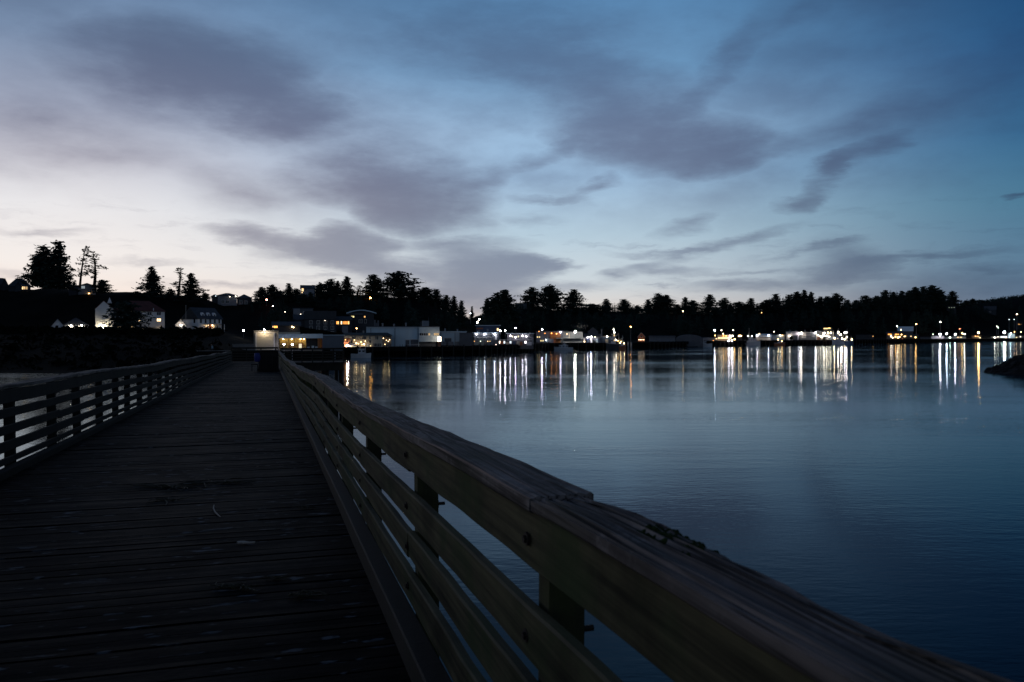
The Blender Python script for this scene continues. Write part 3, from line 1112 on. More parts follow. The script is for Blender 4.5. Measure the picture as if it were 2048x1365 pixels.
SKY_G = 'dark trees along the skyline'
for a in [
    (92, 492, 62, 'broad', 'broad dense conifer, left half of the tall skyline clump at far left', 576, 262),
    (121, 481, 50, 'spruce', 'tallest conifer of the skyline clump at far left, with pointed top', 576, 258),
    (76, 512, 34, 'round', 'low bushy conifer at the left foot of the tall far left clump', 576, 266),
    (160, 489, 36, 'windswept', 'thin leaning pine with open crown just right of the tall clump', 576, 256),
    (189, 502, 40, 'sparse', 'thin bare pine with tufted branches above the gabled hilltop house', 574, 260),
    (205, 560, 34, 'round', 'small round bush-like tree at the right end of the gabled hilltop house', 588, 256),
    (305, 533, 48, 'spruce', 'lone symmetrical spruce on the skyline above the white hall', 596, 286),
    (356, 533, 32, 'sparse', 'tall thin ragged pine above the white dormered house', 598, 288),
    (383, 547, 42, 'spruce', 'bushy spruce just right of the thin pine above the white dormered house', 600, 284),
    (275, 583, 24, 'round', 'small round tree left of the lone symmetrical spruce', 600, 288),
    (342, 578, 22, 'round', 'small round tree at the foot of the tall thin ragged pine', 600, 292),
    (411, 586, 18, 'round', 'small round tree left of the long hilltop house', 602, 286),
    (524, 574, 32, 'broad', 'left one of two conifers above the red hillside lamp', 610, None),
    (543, 570, 34, 'broad', 'right one of two conifers above the red hillside lamp', 610, None),
    (562, 582, 36, 'round', 'low rounded tree between the two conifers and the little hilltop house', None, None),
    (578, 567, 28, 'spruce', 'pointed spruce left of the little hilltop house', None, None),
    (594, 578, 26, 'round', 'round tree touching the left side of the little hilltop house', None, None),
    (626, 570, 16, 'spruce', 'slim spruce touching the right side of the little hilltop house', None, None),
    (607, 588, 24, 'round', 'low round tree before the left end of the little hilltop house', 612, 290),
    (622, 585, 26, 'broad', 'low bushy tree before the right end of the little hilltop house', 612, 290),
    (641, 566, 34, 'round', 'rounded tree a little right of the hilltop house', None, None),
    (660, 558, 38, 'broad', 'broad conifer above the dark apartment block', None, None),
    (676, 562, 26, 'spruce', 'narrow conifer right beside the broad one above the apartment block', None, None),
    (694, 553, 36, 'spruce', 'pointed spruce above the house with the arched roof', None, None),
    (716, 570, 34, 'sparse', 'open thin-branched tree between two dense skyline conifers', None, None),
    (749, 549, 46, 'broad', 'dense conifer above the orange hillside lamp', None, None),
    (774, 563, 26, 'sparse', 'small gappy tree left of the biggest round skyline pine', None, None),
    (798, 543, 64, 'round', 'biggest round pine on the skyline, above the grey warehouse', None, None),
    (826, 576, 34, 'spruce', 'ragged spruce right of the biggest round pine', None, None),
    (853, 575, 50, 'broad', 'broad conifer above the warehouse rooftop plant', None, None),
    (874, 578, 34, 'spruce', 'conifer right of the broad one above the warehouse rooftop plant', None, None),
    (892, 591, 30, 'broad', 'conifer stepping down towards the gap in the trees', None, None),
    (907, 592, 26, 'spruce', 'second last conifer left of the gap in the trees', None, None),
    (922, 602, 28, 'spruce', 'last conifer on the left of the gap in the trees', 655, 300),
    (944, 613, 13, 'spruce', 'tiny spruce standing alone in the gap in the trees', 650, 350),
    (976, 596, 34, 'spruce', 'left flank conifer of the big dark clump right of the gap', 655, 330),
    (992, 585, 48, 'broad', 'dense conifer in the big dark clump right of the gap', 650, 340),
    (1012, 579, 48, 'broad', 'tallest conifer of the big dark clump right of the gap', 650, 345),
    (1064, 575, 46, 'broad', 'leftmost of three round-headed trees above the orange-lit building', None, None),
    (1102, 571, 50, 'round', 'middle and tallest of three round-headed trees above the orange-lit building', None, None),
    (1146, 580, 50, 'broad', 'rightmost of three round-headed trees, above the starry floodlight', None, None),
    (1183, 608, 40, 'round', 'low round tree on the skyline above the two bright dock lamps', None, None),
    (1213, 598, 30, 'spruce', 'small pointed spruce above the lit trawler', None, None),
    (1250, 599, 38, 'spruce', 'spreading spruce above the orange street lamp', None, None),
    (1274, 611, 22, 'round', 'small round tree above the little red hut', None, None),
    (1298, 599, 26, 'spruce', 'left small conifer above the long unlit grey shed', None, None),
    (1318, 587, 32, 'broad', 'left of two tall joined conifers above the long unlit grey shed', None, None),
    (1332, 590, 34, 'broad', 'right of two tall joined conifers above the long unlit grey shed', None, None),
    (1354, 609, 26, 'round', 'low round tree above the right half of the long grey shed', None, None),
    (1370, 594, 24, 'spruce', 'pointed conifer above the right end of the long grey shed', None, None),
    (1386, 601, 30, 'broad', 'wide conifer right of the pointed one above the shed end', None, None),
    (1418, 590, 34, 'broad', 'dense solitary conifer above the white harbour street lamps', None, None),
    (1447, 596, 28, 'broad', 'medium conifer above the row of warm shop bulbs', None, None),
    (1461, 606, 14, 'spruce', 'slim conifer beside the medium one above the shop bulbs', None, None),
    (1479, 604, 34, 'round', 'rounded tree above the sailing mast', None, None),
    (1500, 597, 28, 'spruce', 'pointed conifer above the moored white boat with tall mast', None, None),
    (1532, 600, 36, 'broad', 'broad conifer starting the long dark wood above the pale sheds', None, None),
    (1553, 588, 32, 'spruce', 'conifer in the long wood above the blue-grey shed', None, None),
    (1576, 589, 26, 'spruce', 'conifer in the long wood above the white box building', None, None),
    (1592, 584, 30, 'broad', 'bushy conifer in the long wood above the white box building', None, None),
    (1607, 580, 28, 'spruce', 'tallest pointed conifer above the white box building', None, None),
    (1622, 584, 24, 'spruce', 'conifer just right of the tallest one above the white box building', None, None),
    (1640, 594, 24, 'broad', 'lower conifer at the dip above the bright fish plant', None, None),
    (1655, 593, 26, 'round', 'rounded tree above the bright fish plant', None, None),
    (1674, 587, 30, 'broad', 'conifer above the bright trawler with white wheelhouse', None, None),
    (1694, 600, 22, 'spruce', 'low conifer above the boat with the gantry', None, None),
    (1712, 600, 22, 'spruce', 'low conifer right of the one above the gantry', None, None),
    (1732, 591, 32, 'broad', 'bushy conifer above the dark unlit stretch of shore', None, None),
    (1752, 592, 26, 'broad', 'conifer left of the dense block of wood on the right', None, None),
    (1769, 581, 28, 'broad', 'first conifer of the dense block of wood on the right', None, None),
    (1787, 584, 26, 'spruce', 'conifer above the row of orange-lit windows on the right', None, None),
    (1803, 582, 26, 'spruce', 'conifer right of the one above the orange-lit windows', None, None),
    (1817, 581, 26, 'broad', 'middle conifer of the dense block of wood on the right', None, None),
    (1831, 574, 32, 'broad', 'tall conifer left of the top of the dense right block', None, None),
    (1848, 573, 30, 'spruce', 'pointed conifer at the top of the dense right block', None, None),
    (1866, 571, 36, 'broad', 'tallest conifer of the dense right block', None, None),
    (1882, 580, 28, 'broad', 'last conifer at the right end of the dense right block', None, None),
    (1905, 582, 30, 'spruce', 'lone spruce standing clear, right of the dense block', None, None),
    (1930, 601, 18, 'spruce', 'small conifer right of the lone spruce', None, None),
    (1944, 598, 20, 'spruce', 'small conifer at the left foot of the far hill', None, None),
    (1962, 600, 22, 'broad', 'low bushy tree at the left foot of the far hill', None, None),
]:
    tree(a[0], a[1], a[2], a[3], a[4], a[5], a[6], SKY_G)
# tree in front of the white hall
tree(252, 603, 66, 'round', 'big dark tree standing in front of the white hall', 664, 203, None, var=1)

# the wooded slope below the skyline, which reads as one dark mass
r = random.Random(5)
wood = MB()
protos = []
for st, i in (('round', 0), ('broad', 1), ('round', 2), ('broad', 3)):
    q = MB()
    q.v = [tuple(v.co) for v in TREES[st][i][1].vertices]
    q.f = [tuple(p.vertices) for p in TREES[st][i][1].polygons][::5]
    protos.append((q, WID[st]))
for k in range(460):
    px = r.uniform(500, 2120)
    d0, zb, d1, z1, d2, z2, dc, zc = ground_profile(px)
    yc = HZ - (zc - EYE) / dc * F_PX
    Y = d2 + 10 + (dc - d2 - 10) * r.random() ** .75
    if 926 < px < 966 or (575 < px < 760 and Y < 285):
        continue
    z = ground(px, Y)
    h = r.uniform(6, 10) * (Y / 380) ** .6
    ytop = HZ - (z + h - EYE) / Y * F_PX
    lim = yc + 2
    if ytop < lim:
        h *= max(.3, 1 - (lim - ytop) / F_PX * Y / h)
    q, wd = r.choice(protos)
    sx = h * r.uniform(.8, 1.2)
    a = r.uniform(0, 6.28)
    ca, sa = math.cos(a) * sx, math.sin(a) * sx
    x0 = xpx(px, Y)
    used = {}
    for f in q.f:
        nf = []
        for i in f:
            if i not in used:
                used[i] = len(wood.v)
                v = q.v[i]
                wood.v.append((x0 + v[0] * ca - v[1] * sa, Y + v[0] * sa + v[1] * ca, z - .5 + v[2] * (h + .5)))
            nf.append(used[i])
        wood.f.append(tuple(nf))
# trees closing the ridge line between the ones that stand out
def plant(px, Y, h, wmul):
    q, wd = r.choice(protos)
    z = ground(px, Y)
    sx = h * wmul / wd * .5
    a = r.uniform(0, 6.28)
    ca, sa = math.cos(a) * sx, math.sin(a) * sx
    x0 = xpx(px, Y)
    k0 = len(wood.v)
    for v in q.v:
        wood.v.append((x0 + v[0] * ca - v[1] * sa, Y + v[0] * sa + v[1] * ca, z - 1 + v[2] * (h + 1)))
    for f in q.f:
        wood.f.append(tuple(i + k0 for i in f))


px = 505
while px < 1950:
    px += r.uniform(4, 9) * (1 if px < 1000 else .7)
    if 928 < px < 964:
        continue
    dc = ground_profile(px)[6]
    Y = dc + r.uniform(-14, 6)
    h = (r.uniform(8, 18) if px < 1500 else r.uniform(16, 29) if 1530 < px < 1660 else r.uniform(22, 38) if 1762 < px < 1890 else r.uniform(6, 12) if px > 1900 else r.uniform(12, 20)) / F_PX * Y
    plant(px, Y, h, r.uniform(.9, 1.5))
# scrub on the far right hill line
for k in range(260):
    px = r.uniform(1955, 2300)
    dc = ground_profile(px)[6]
    Y = dc - r.uniform(0, 60)
    z = ground(px, Y)
    h = r.uniform(2.2, 5.5)
    x0 = xpx(px, Y)
    for j in range(14):
        e = Vector((x0 + r.gauss(0, 1.6), Y + r.gauss(0, 1.5), z + h * r.random() ** 1.3))
        s = 1.3 * (1.2 - (e.z - z) / h)
        d1 = Vector((r.gauss(0, 1), r.gauss(0, 1), r.gauss(0, .7))) * s * .7
        d2 = Vector((r.gauss(0, 1), r.gauss(0, 1), r.gauss(0, .9))) * s * .6
        wood.poly([e - d1, e + d2, e + d1, e - d2], [(0, 1, 2, 3)])
tag(wood.build('hillside_wood', M['needles']), 'black wooded hillside under the skyline trees behind the harbour', 'wood', kind='stuff')

# low brush along the front edge of the grassy bank
mb = MB()
for k in range(1500):
    px = r.uniform(-60, 440)
    Y = r.choice((r.uniform(201, 208), r.uniform(190, 206), r.uniform(125, 200)))
    z = ground(px, Y)
    x0 = xpx(px, Y)
    big = r.random() < .25
    for j in range(7):
        s = r.uniform(.12, .3) * (1.6 if big else 1)
        e = Vector((x0 + r.gauss(0, .6), Y + r.gauss(0, .5), z + abs(r.gauss(0, .22)) * (1.7 if big else 1)))
        d1 = Vector((r.gauss(0, 1), r.gauss(0, 1), r.gauss(0, .8))) * s
        d2 = Vector((r.gauss(0, 1), r.gauss(0, 1), r.gauss(0, .9))) * s
        mb.poly([e - d1, e + d2, e + d1, e - d2], [(0, 1, 2, 3)])
M['brush'] = pmat('brush', (.005, .006, .004), .95, .5, .5, spec=.02)
tag(mb.build('brush', M['brush']), 'low black brush and grass over the bank below the white hall', 'brush', kind='stuff')

# ------------------------------------------------------------------ buildings
WARM, WHITE, VIOLET, ORANGE, COOL, AMBER, RED, GREENW = (1, .66, .32), (1, .82, .62), (.97, .82, .86), (1, .36, .07), (.80, .92, 1), (1, .52, .16), (1, .22, .10), (.85, 1, .72)


def facing(px, rot=0.0):
    return -math.atan((px - CX) / F_PX) + R(rot)


class Building:
    """local frame: x along the front, y away from the water, z up, origin at the foot of the front wall"""

    def __init__(self, name, label, px0, px1, ybase, ytop, Y, cat='building', rot=0.0, group=None, depth=None):
        self.pxc, self.Y = (px0 + px1) / 2, Y
        self.sc = Y / F_PX / max(.5, math.cos(math.atan((self.pxc - CX) / F_PX))) * math.cos(math.atan((self.pxc - CX) / F_PX))
        self.w = (px1 - px0) / F_PX * Y * math.cos(math.atan((self.pxc - CX) / F_PX))
        self.zb = Z(ybase, Y)
        self.h = Z(ytop, Y) - self.zb
        self.px0, self.px1, self.ybase, self.ytop = px0, px1, ybase, ytop
        self.root = empty(name, (xpx(self.pxc, Y), Y, self.zb), facing(self.pxc, rot), label, cat, group)
        self.depth = depth or max(5.0, self.w * .6)

    def lx(self, px):
        return (px - self.px0) / (self.px1 - self.px0) * self.w - self.w / 2

    def lz(self, py):
        return (self.ybase - py) / F_PX * self.Y

    def block(self, name, mat, x0=None, x1=None, z0=-1.2, z1=None, y0=0.0, y1=None):
        x0 = -self.w / 2 if x0 is None else x0
        x1 = self.w / 2 if x1 is None else x1
        return MB().box(x0, x1, y0, self.depth if y1 is None else y1, z0, self.h if z1 is None else z1).build(name, mat, self.root)

    def flat_roof(self, mat, x0=None, x1=None, z=None, over=.25, th=.3, y0=0.0, y1=None):
        x0 = -self.w / 2 if x0 is None else x0
        x1 = self.w / 2 if x1 is None else x1
        z = self.h if z is None else z
        return MB().box(x0 - over, x1 + over, y0 - over, (self.depth if y1 is None else y1) + over, z + .003, z + th).build('roof', mat, self.root)

    def gable(self, wmat, rmat, x0, x1, ze, zr, along='y', y0=0.0, y1=None, z0=-1.2, over=.3, hip=0.0, xr=None):
        """walls up to eave ze with ridge zr; along='y' shows the gable end to the front"""
        y1 = self.depth if y1 is None else y1
        mb = MB()
        if along == 'y':
            xm = (x0 + x1) / 2 if xr is None else xr
            pts = []
            for y in (y0, y1):
                pts += [(x0, y, z0), (x1, y, z0), (x1, y, ze), (xm, y, zr), (x0, y, ze)]
            mb.poly(pts, [(0, 1, 2, 3, 4), (9, 8, 7, 6, 5), (1, 6, 7, 2), (5, 0, 4, 9), (2, 7, 8, 3), (4, 3, 8, 9), (0, 5, 6, 1)])
            wall = mb.build('wall', wmat, self.root)
            rb = MB()
            for sgn, xe in ((-1, x0), (1, x1)):
                sl = (zr - ze) / (xm - xe)
                xo = xe + sgn * over
                zo = ze - abs(sl) * over
                a = [(xo, y0 - over, zo + .02), (xm, y0 - over, zr + .02), (xm, y1 + over, zr + .02), (xo, y1 + over, zo + .02)]
                rb.poly(a + [(p[0], p[1], p[2] + .2) for p in a], [(0, 1, 2, 3), (7, 6, 5, 4), (0, 4, 5, 1), (1, 5, 6, 2), (2, 6, 7, 3), (3, 7, 4, 0)])
            roof = rb.build('roof', rmat, self.root)
        else:
            ym = (y0 + y1) / 2
            pts = []
            for x in (x0, x1):
                pts += [(x, y0, z0), (x, y1, z0), (x, y1, ze), (x if not hip else x, ym, ze if hip else zr), (x, y0, ze)]
            mb.poly(pts, [(4, 3, 2, 1, 0), (5, 6, 7, 8, 9), (0, 1, 6, 5), (0, 5, 9, 4), (1, 2, 7, 6), (4, 9, 8, 3), (3, 8, 7, 2)])
            wall = mb.build('wall', wmat, self.root)
            hx = hip
            o = over
            rb = MB()
            so = (zr - ze) / (ym - y0) * o
            ex = o
            P = [(x0 - ex, y0 - o, ze - so + .02), (x1 + ex, y0 - o, ze - so + .02), (x1 + ex, y1 + o, ze - so + .02), (x0 - ex, y1 + o, ze - so + .02),
                 (x0 - ex + hx, ym, zr + .02), (x1 + ex - hx, ym, zr + .02)]
            k = [(p[0], p[1], p[2] + .2) for p in P]
            rb.poly(P + k, [(6, 7, 11, 10), (8, 9, 10, 11), (7, 8, 11), (9, 6, 10), (0, 4, 5, 1), (2, 5, 4, 3), (1, 5, 2), (3, 4, 0),
                            (0, 1, 7, 6), (1, 2, 8, 7), (2, 3, 9, 8), (3, 0, 6, 9)])
            roof = rb.build('roof', rmat, self.root)
        return wall, roof

    def fittings(self, doors=(), pipes=(), vents=(), z=None, x0=None, x1=None, y=0.0):
        z = self.h if z is None else z
        x0 = -self.w / 2 if x0 is None else x0
        x1 = self.w / 2 if x1 is None else x1
        MB().box(x0 + .02, x1 - .02, y - .16, y - .003, z - .30, z - .16).build('gutter', M['trim'], self.root)
        for px, dw, dh in doors:
            x = self.lx(px)
            d = MB().box(x - dw / 2, x + dw / 2, y - .05, y - .003, 0, dh)
            o = d.build('roller_door', M['greydark'], self.root)
            MB().box(x - dw / 2 - .1, x + dw / 2 + .1, y - .12, y - .053, dh + .003, dh + .16).build('door_hood', M['trim'], o)
        for px in pipes:
            x = self.lx(px)
            MB().tube([(x, y - .10, 0), (x, y - .10, z - .31)], .06, 6).build('downpipe', M['greydark'], self.root)
        for px, hh in vents:
            x = self.lx(px)
            v = MB()
            v.tube([(x, 2.2, z), (x, 2.2, z + hh)], .22, 8)
            v.tube([(x, 2.2, z + hh), (x, 2.2, z + hh + .22)], [.34, .12], 8)
            v.build('roof_vent', M['steel'], self.root)

    def window(self, x, z, w, h, lit=None, strength=2.0, y=0.0, frame=None, bars=True, label=None, pane=None):
        fr = min(.12, w * .12)
        mb = MB()
        yy = y - .05
        mb.box(x - w / 2 - fr, x - w / 2, yy, y + .0, z - h / 2 - fr, z + h / 2 + fr)
        mb.box(x + w / 2, x + w / 2 + fr, yy, y + .0, z - h / 2 - fr, z + h / 2 + fr)
        mb.box(x - w / 2, x + w / 2, yy, y + .0, z + h / 2, z + h / 2 + fr)
        mb.box(x - w / 2, x + w / 2, yy, y + .0, z - h / 2 - fr, z - h / 2)
        if bars and w > .7:
            mb.box(x - .035, x + .035, yy + .005, y - .003, z - h / 2, z + h / 2)
        o = mb.build('window', frame or M['trim'], self.root)
        pm = emat(lit, strength) if lit else (pane or M['glassdark'])
        MB().box(x - w / 2, x + w / 2, y - .025, y - .012, z - h / 2, z + h / 2).build('pane', pm, o)
        if label:
            o['label'] = label
        return o

    def lamp(self, px, py, col, strength, r=None, y=-.45, arm=True):
        strength *= .26 if self.Y > 240 else 1.0
        x, z = self.lx(px), self.lz(py)
        r = r or 1.2 / F_PX * self.Y
        b = MB().box(x - .04, x + .04, y + .02, -.003, z + r * .9, z + r * .9 + .08)
        b.box(x - r * .8, x + r * .8, y - r * .6, y + r * .6, z + r * 1.0 + .085, z + r * 1.0 + .16)
        o = b.build('wall_lamp', M['steel'], self.root)
        MB().ball((x, y, z), r, 8, 6).build('bulb', emat(col, strength), o)
        return o


def lamp_post(px, py, Y, col, strength, label, zbase=None, r=None, group=None, arm=0.0, cat='street lamp', name='street_lamp', pm='steel'):
    strength *= .32 if Y > 360 else (.5 if Y > 230 else 1.0)
    zb_ = ground(px, Y) if zbase is None else zbase
    top = Z(py, Y)
    r = r or 1.15 / F_PX * Y
    root = empty(name, (xpx(px, Y), Y, zb_), facing(px), label, cat, group)
    h = top - zb_
    ps = max(.05, .00018 * Y)
    mb = MB()
    if arm:
        mb.tube([(-arm, 0, -.3), (-arm, 0, h * .85), (-arm * .7, 0, h + r * 1.2), (0, 0, h + r * 1.2 + .05)], [ps, ps * .8, ps * .7, ps * .6], 6)
    else:
        mb.tube([(0, .0, -.3), (0, 0, h - r * .9)], [ps, ps * .75], 6)
    mb.build('pole', M[pm], root)
    hd = MB()
    hd.box(-r * 1.0, r * 1.0, -r * .7, r * .7, h + r * 1.02, h + r * 1.02 + .10)
    if not arm:
        hd.box(-.03, .03, r * .7, r * .7 + .05, h - r * .9, h + r * 1.02)
    hd.build('lamp_head', M['black'], root)
    MB().ball((0, 0, h), r, 8, 6).build('bulb', emat(col, strength), root)
    return root


# --- white hall on the left bank
b = Building('white_hall', 'large white hall with red hipped roof and floodlit gable end on the bank', 192, 331, 661, 603, 214)
xg0, xg1 = b.lx(192), b.lx(228)
b.gable(M['white'], M['redroof'], xg0, xg1, b.lz(619.5), b.lz(603.5), 'y', 0, 14, xr=b.lx(208.5), over=.1)
b.gable(M['white'], M['redroof'], xg1 + .02, b.lx(331), b.lz(622), b.lz(602), 'x', 1.2, 11, hip=4.0)
MB().poly([(b.lx(214), 5, b.lz(606)), (b.lx(223.5), 5, b.lz(606)), (b.lx(219), 5, b.lz(594.5)), (b.lx(214), 8, b.lz(606)), (b.lx(223.5), 8, b.lz(606)), (b.lx(219), 8, b.lz(594.5))],
          [(0, 1, 2), (5, 4, 3), (0, 2, 5, 3), (1, 4, 5, 2), (0, 3, 4, 1)]).build('dormer', M['white'], b.root)
for px in (300, 319):
    for py in (627, 640):
        lit = (px == 319 and py == 640)
        for dx in (-2.2, 2.2):
            b.window(b.lx(px + dx), b.lz(py), .42, .75, WARM if lit else None, 3.0, y=1.2)
for px in (236, 246, 258, 268):
    b.window(b.lx(px), b.lz(640), .45, .8, y=1.2)
b.window(b.lx(279), b.lz(641), .35, .4, WARM, 6, y=1.2)
b.window(b.lx(263), b.lz(656), 1.2, .8, WARM, .7, y=1.2)
b.window(b.lx(239), b.lz(656.5), 1.2, .7, WARM, .6, y=1.2)
MB().tube([(b.lx(308), 1.1, b.lz(655)), (b.lx(308), 1.1, b.lz(616))], .10, 6).build('downpipe', M['white'], b.root)
for px in (298, 303, 308):
    MB().box(b.lx(px) - .3, b.lx(px) + .3, .9, 1.19, b.lz(655) - .05, b.lz(655) + .05).build('vent', M['greydark'], b.root)
MB().box(b.lx(204.5), b.lx(208), -.08, -.003, b.lz(636.4), b.lz(635.2)).build('plaque', M['greydark'], b.root)
b.lamp(207, 655.5, (1, .85, .55), 420, r=.16, y=-.9)
b.lamp(310, 661.0, WARM, 24, r=.12, y=.35)
b.lamp(324, 661.0, WARM, 24, r=.12, y=.35)
lamp_post(197.5, 648, 211, WHITE, 110, 'bright lamp post in front of the floodlit white gable', r=.15)
lamp_post(202.5, 645, 212, WHITE, 0.0, 'dark unlit post in front of the floodlit white gable', r=.10, cat='post', pm='black')

# --- low building with two bright lamps, left of the hall
b = Building('low_building', 'low building with two bright lamps left of the white hall', 103, 176, 661, 637, 218)
b.gable(M['white'], M['darkroof'], b.lx(103), b.lx(128), b.lz(653), b.lz(638.5), 'y', 0, 9)
b.gable(M['white'], M['darkroof'], b.lx(128.3), b.lx(176), b.lz(650.5), b.lz(637), 'x', 1, 7, hip=3)
for px in (135, 149, 156, 171):
    b.window(b.lx(px), b.lz(655.5), .6, .9, y=1.0)
MB().box(b.lx(151) , b.lx(155.5), .92, .997, 0, b.lz(652.5)).build('door', M['cream'], b.root)
b.lamp(142.5, 651.8, WHITE, 200, r=.17, y=.1)
b.lamp(163.5, 651.8, WHITE, 180, r=.16, y=.1)


# --- vehicles
def car_mesh(L, H, pickup=False):
    mb = MB()
    w = .88
    if pickup:
        prof = [(-2.6, .45), (-2.6, 1.0), (-.2, 1.02), (-.1, 1.72), (1.0, 1.74), (1.45, 1.12), (2.5, 1.0), (2.6, .45)]
    else:
        prof = [(-2.2, .4), (-2.25, .95), (-1.7, 1.02), (-1.0, 1.46), (.35, 1.48), (1.1, 1.0), (2.1, .86), (2.25, .4)]
    n = len(prof)
    for y, k in ((-w, 1), (w, 1)):
        for x, z in prof:
            yy = y * (.82 if z > 1.2 else 1)
            mb.v.append((x * L, yy, z * H))
    mb.f.append(tuple(range(n)))
    mb.f.append(tuple(reversed(range(n, 2 * n))))
    for i in range(n):
        j = (i + 1) % n
        mb.f.append((j, i, i + n, j + n))
    gl = MB()
    a, c = (.02, 1.1) if pickup else (-1.25, .75)
    for s in (-1, 1):
        gl.box(a * L, c * L, s * w * .93 - .01, s * w * .93 + .01, 1.08 * H, 1.40 * H)
    return mb, gl


def car(px, py, Y, mat, label, pickup=False, rz=0.0, group=None, z=None):
    zb_ = ground(px, Y) if z is None else z
    nm = 'pickup_truck' if pickup else 'parked_car'
    root = empty(nm, (xpx(px, Y), Y, zb_), facing(px) + R(rz), label, 'pickup' if pickup else 'car', group)
    bm_, gl = car_mesh(1, 1, pickup)
    bm_.build('body', mat, root)
    gl.build('side_window', M['glassdark'], root)
    for x in (-1.45, 1.45):
        for y in (-.82, .82):
            MB().tube([(x, y - .1, .33), (x, y + .1, .33)], .33, 12).build('wheel', M['black'], root)
    return root


car(189, 657, 213, M['white'], 'white pickup truck parked between the low building and the floodlit gable', True)
car(33, 654, 221, M['grey'], 'leftmost of three dim cars parked on the bank at far left', group='cars parked on the bank')
car(64, 654, 221, M['grey'], 'middle one of three dim cars parked on the bank at far left', group='cars parked on the bank')
car(95, 654, 221, M['grey'], 'dim car nearest the low building with two lamps', group='cars parked on the bank')
car(168, 659, 214, M['cream'], 'pale car parked under the right lamp of the low building')

# --- white dormered house
b = Building('white_house', 'white house with dark roof, three dormers and a lit porch', 352, 438, 661, 615, 216, 'house', rot=0)
b2 = Building('tmp', None, 376, 436, 661, 617, 219, rot=40)
bpy.data.objects.remove(b2.root)
main = empty('main_wing', (b.lx(405), 4.0, 0), R(38))
main.parent = b.root
sv = b.root
b.root = main
Wd, Dp = 7.6, 6.4
ze, zr = b.lz(637), b.lz(616.5)
b.gable(M['white'], M['darkroof'], -Wd / 2, Wd / 2, ze, zr, 'x', -Dp / 2, Dp / 2)
for i in range(5):
    b.window(-Wd / 2 + .8 + i * 1.5, b.lz(642.5), .55, 1.05, y=-Dp / 2)
for i in range(3):
    x = -1.9 + i * 1.9
    yf = -Dp / 2 + .55
    z0 = ze + .2
    MB().poly([(x - .5, yf, z0), (x + .5, yf, z0), (x + .5, yf, z0 + .95), (x, yf, z0 + 1.4), (x - .5, yf, z0 + .95),
               (x - .5, yf + 2, z0), (x + .5, yf + 2, z0), (x + .5, yf + 2, z0 + .95), (x, yf + 2, z0 + 1.4), (x - .5, yf + 2, z0 + .95)],
              [(0, 1, 2, 3, 4), (9, 8, 7, 6, 5), (1, 6, 7, 2), (5, 0, 4, 9), (2, 7, 8, 3), (4, 3, 8, 9)]).build('dormer', M['white'], main)
    b.window(x, z0 + .55, .42, .7, y=yf)
# porch along the front
yp = -Dp / 2
MB().box(-2.0, Wd / 2, yp - 1.5, yp - .01, b.lz(649), b.lz(649) + .15).build('porch_roof', M['darkroof'], main)
for x in (-1.9, -.2, 1.6, 3.6):
    MB().box(x - .07, x + .07, yp - 1.45, yp - 1.31, -.3, b.lz(649) - .004).build('porch_column', M['white'], main)
MB().box(-.45, .45, yp - .06, yp - .003, 0, 1.55).build('door', M['brick'], main)
for x in (-1.25, 1.1, 2.5):
    b.window(x, .95, .55, 1.0, WARM if x < 2 else None, 1.3, y=yp)
for x, s in ((.2, 16), (-1.3, 9)):
    o = MB().box(x - .05, x + .05, yp - .75, yp - .65, b.lz(649) - .16, b.lz(649) - .004).build('porch_lamp', M['black'], main)
    MB().ball((x, yp - .7, b.lz(649) - .24), .10, 8, 6).build('bulb', emat(WARM, s * 3.5), o)
# gable windows (left end)
for (y, z) in ((.3, b.lz(628.5)), (-1.6, b.lz(642)), ):
    mb = MB().box(-Wd / 2 - .05, -Wd / 2 - .003, y - .35, y + .35, z - .6, z + .6)
    mb.build('window', M['glassdark'], main)
b.root = sv
b.gable(M['white'], M['darkroof'], b.lx(352), b.lx(372), b.lz(650), b.lz(639.5), 'y', -2.6, 1.5)
MB().box(b.lx(355), b.lx(357), -2.66, -2.603, 0, 1.9).build('door', M['white'], b.root)
b.window(b.lx(368), b.lz(655), .6, 1.0, y=-2.6)
lamp_post(362, 650.5, 211, WHITE, 130, 'bright lamp post before the small wing of the dormered white house', r=.14)
fl = empty('flagpole', (xpx(372, 211), 211, ground(372, 211)), 0, 'tall pale flagpole in front of the dormered white house', 'flagpole')
MB().tube([(0, 0, -.3), (0, 0, Z(612, 211) - ground(372, 211))], [.07, .035], 6).build('pole', M['trim'], fl)
MB().ball((0, 0, Z(612, 211) - ground(372, 211) + .06), .09, 6, 5).build('finial', M['trim'], fl)
for x, l in ((356.5, 'left one of the white marker posts by the dormered house'), (384, 'right one of the white marker posts by the dormered house')):
    bo = MB().tube([(0, 0, -.2), (0, 0, .95)], [.07, .06], 6)
    bo.ball((0, 0, .97), .07, 6, 4)
    o = bo.build('marker_post', M['white'], loc=(xpx(x, 209), 209, ground(x, 209)))
    tag(o, l, 'post', 'white marker posts')

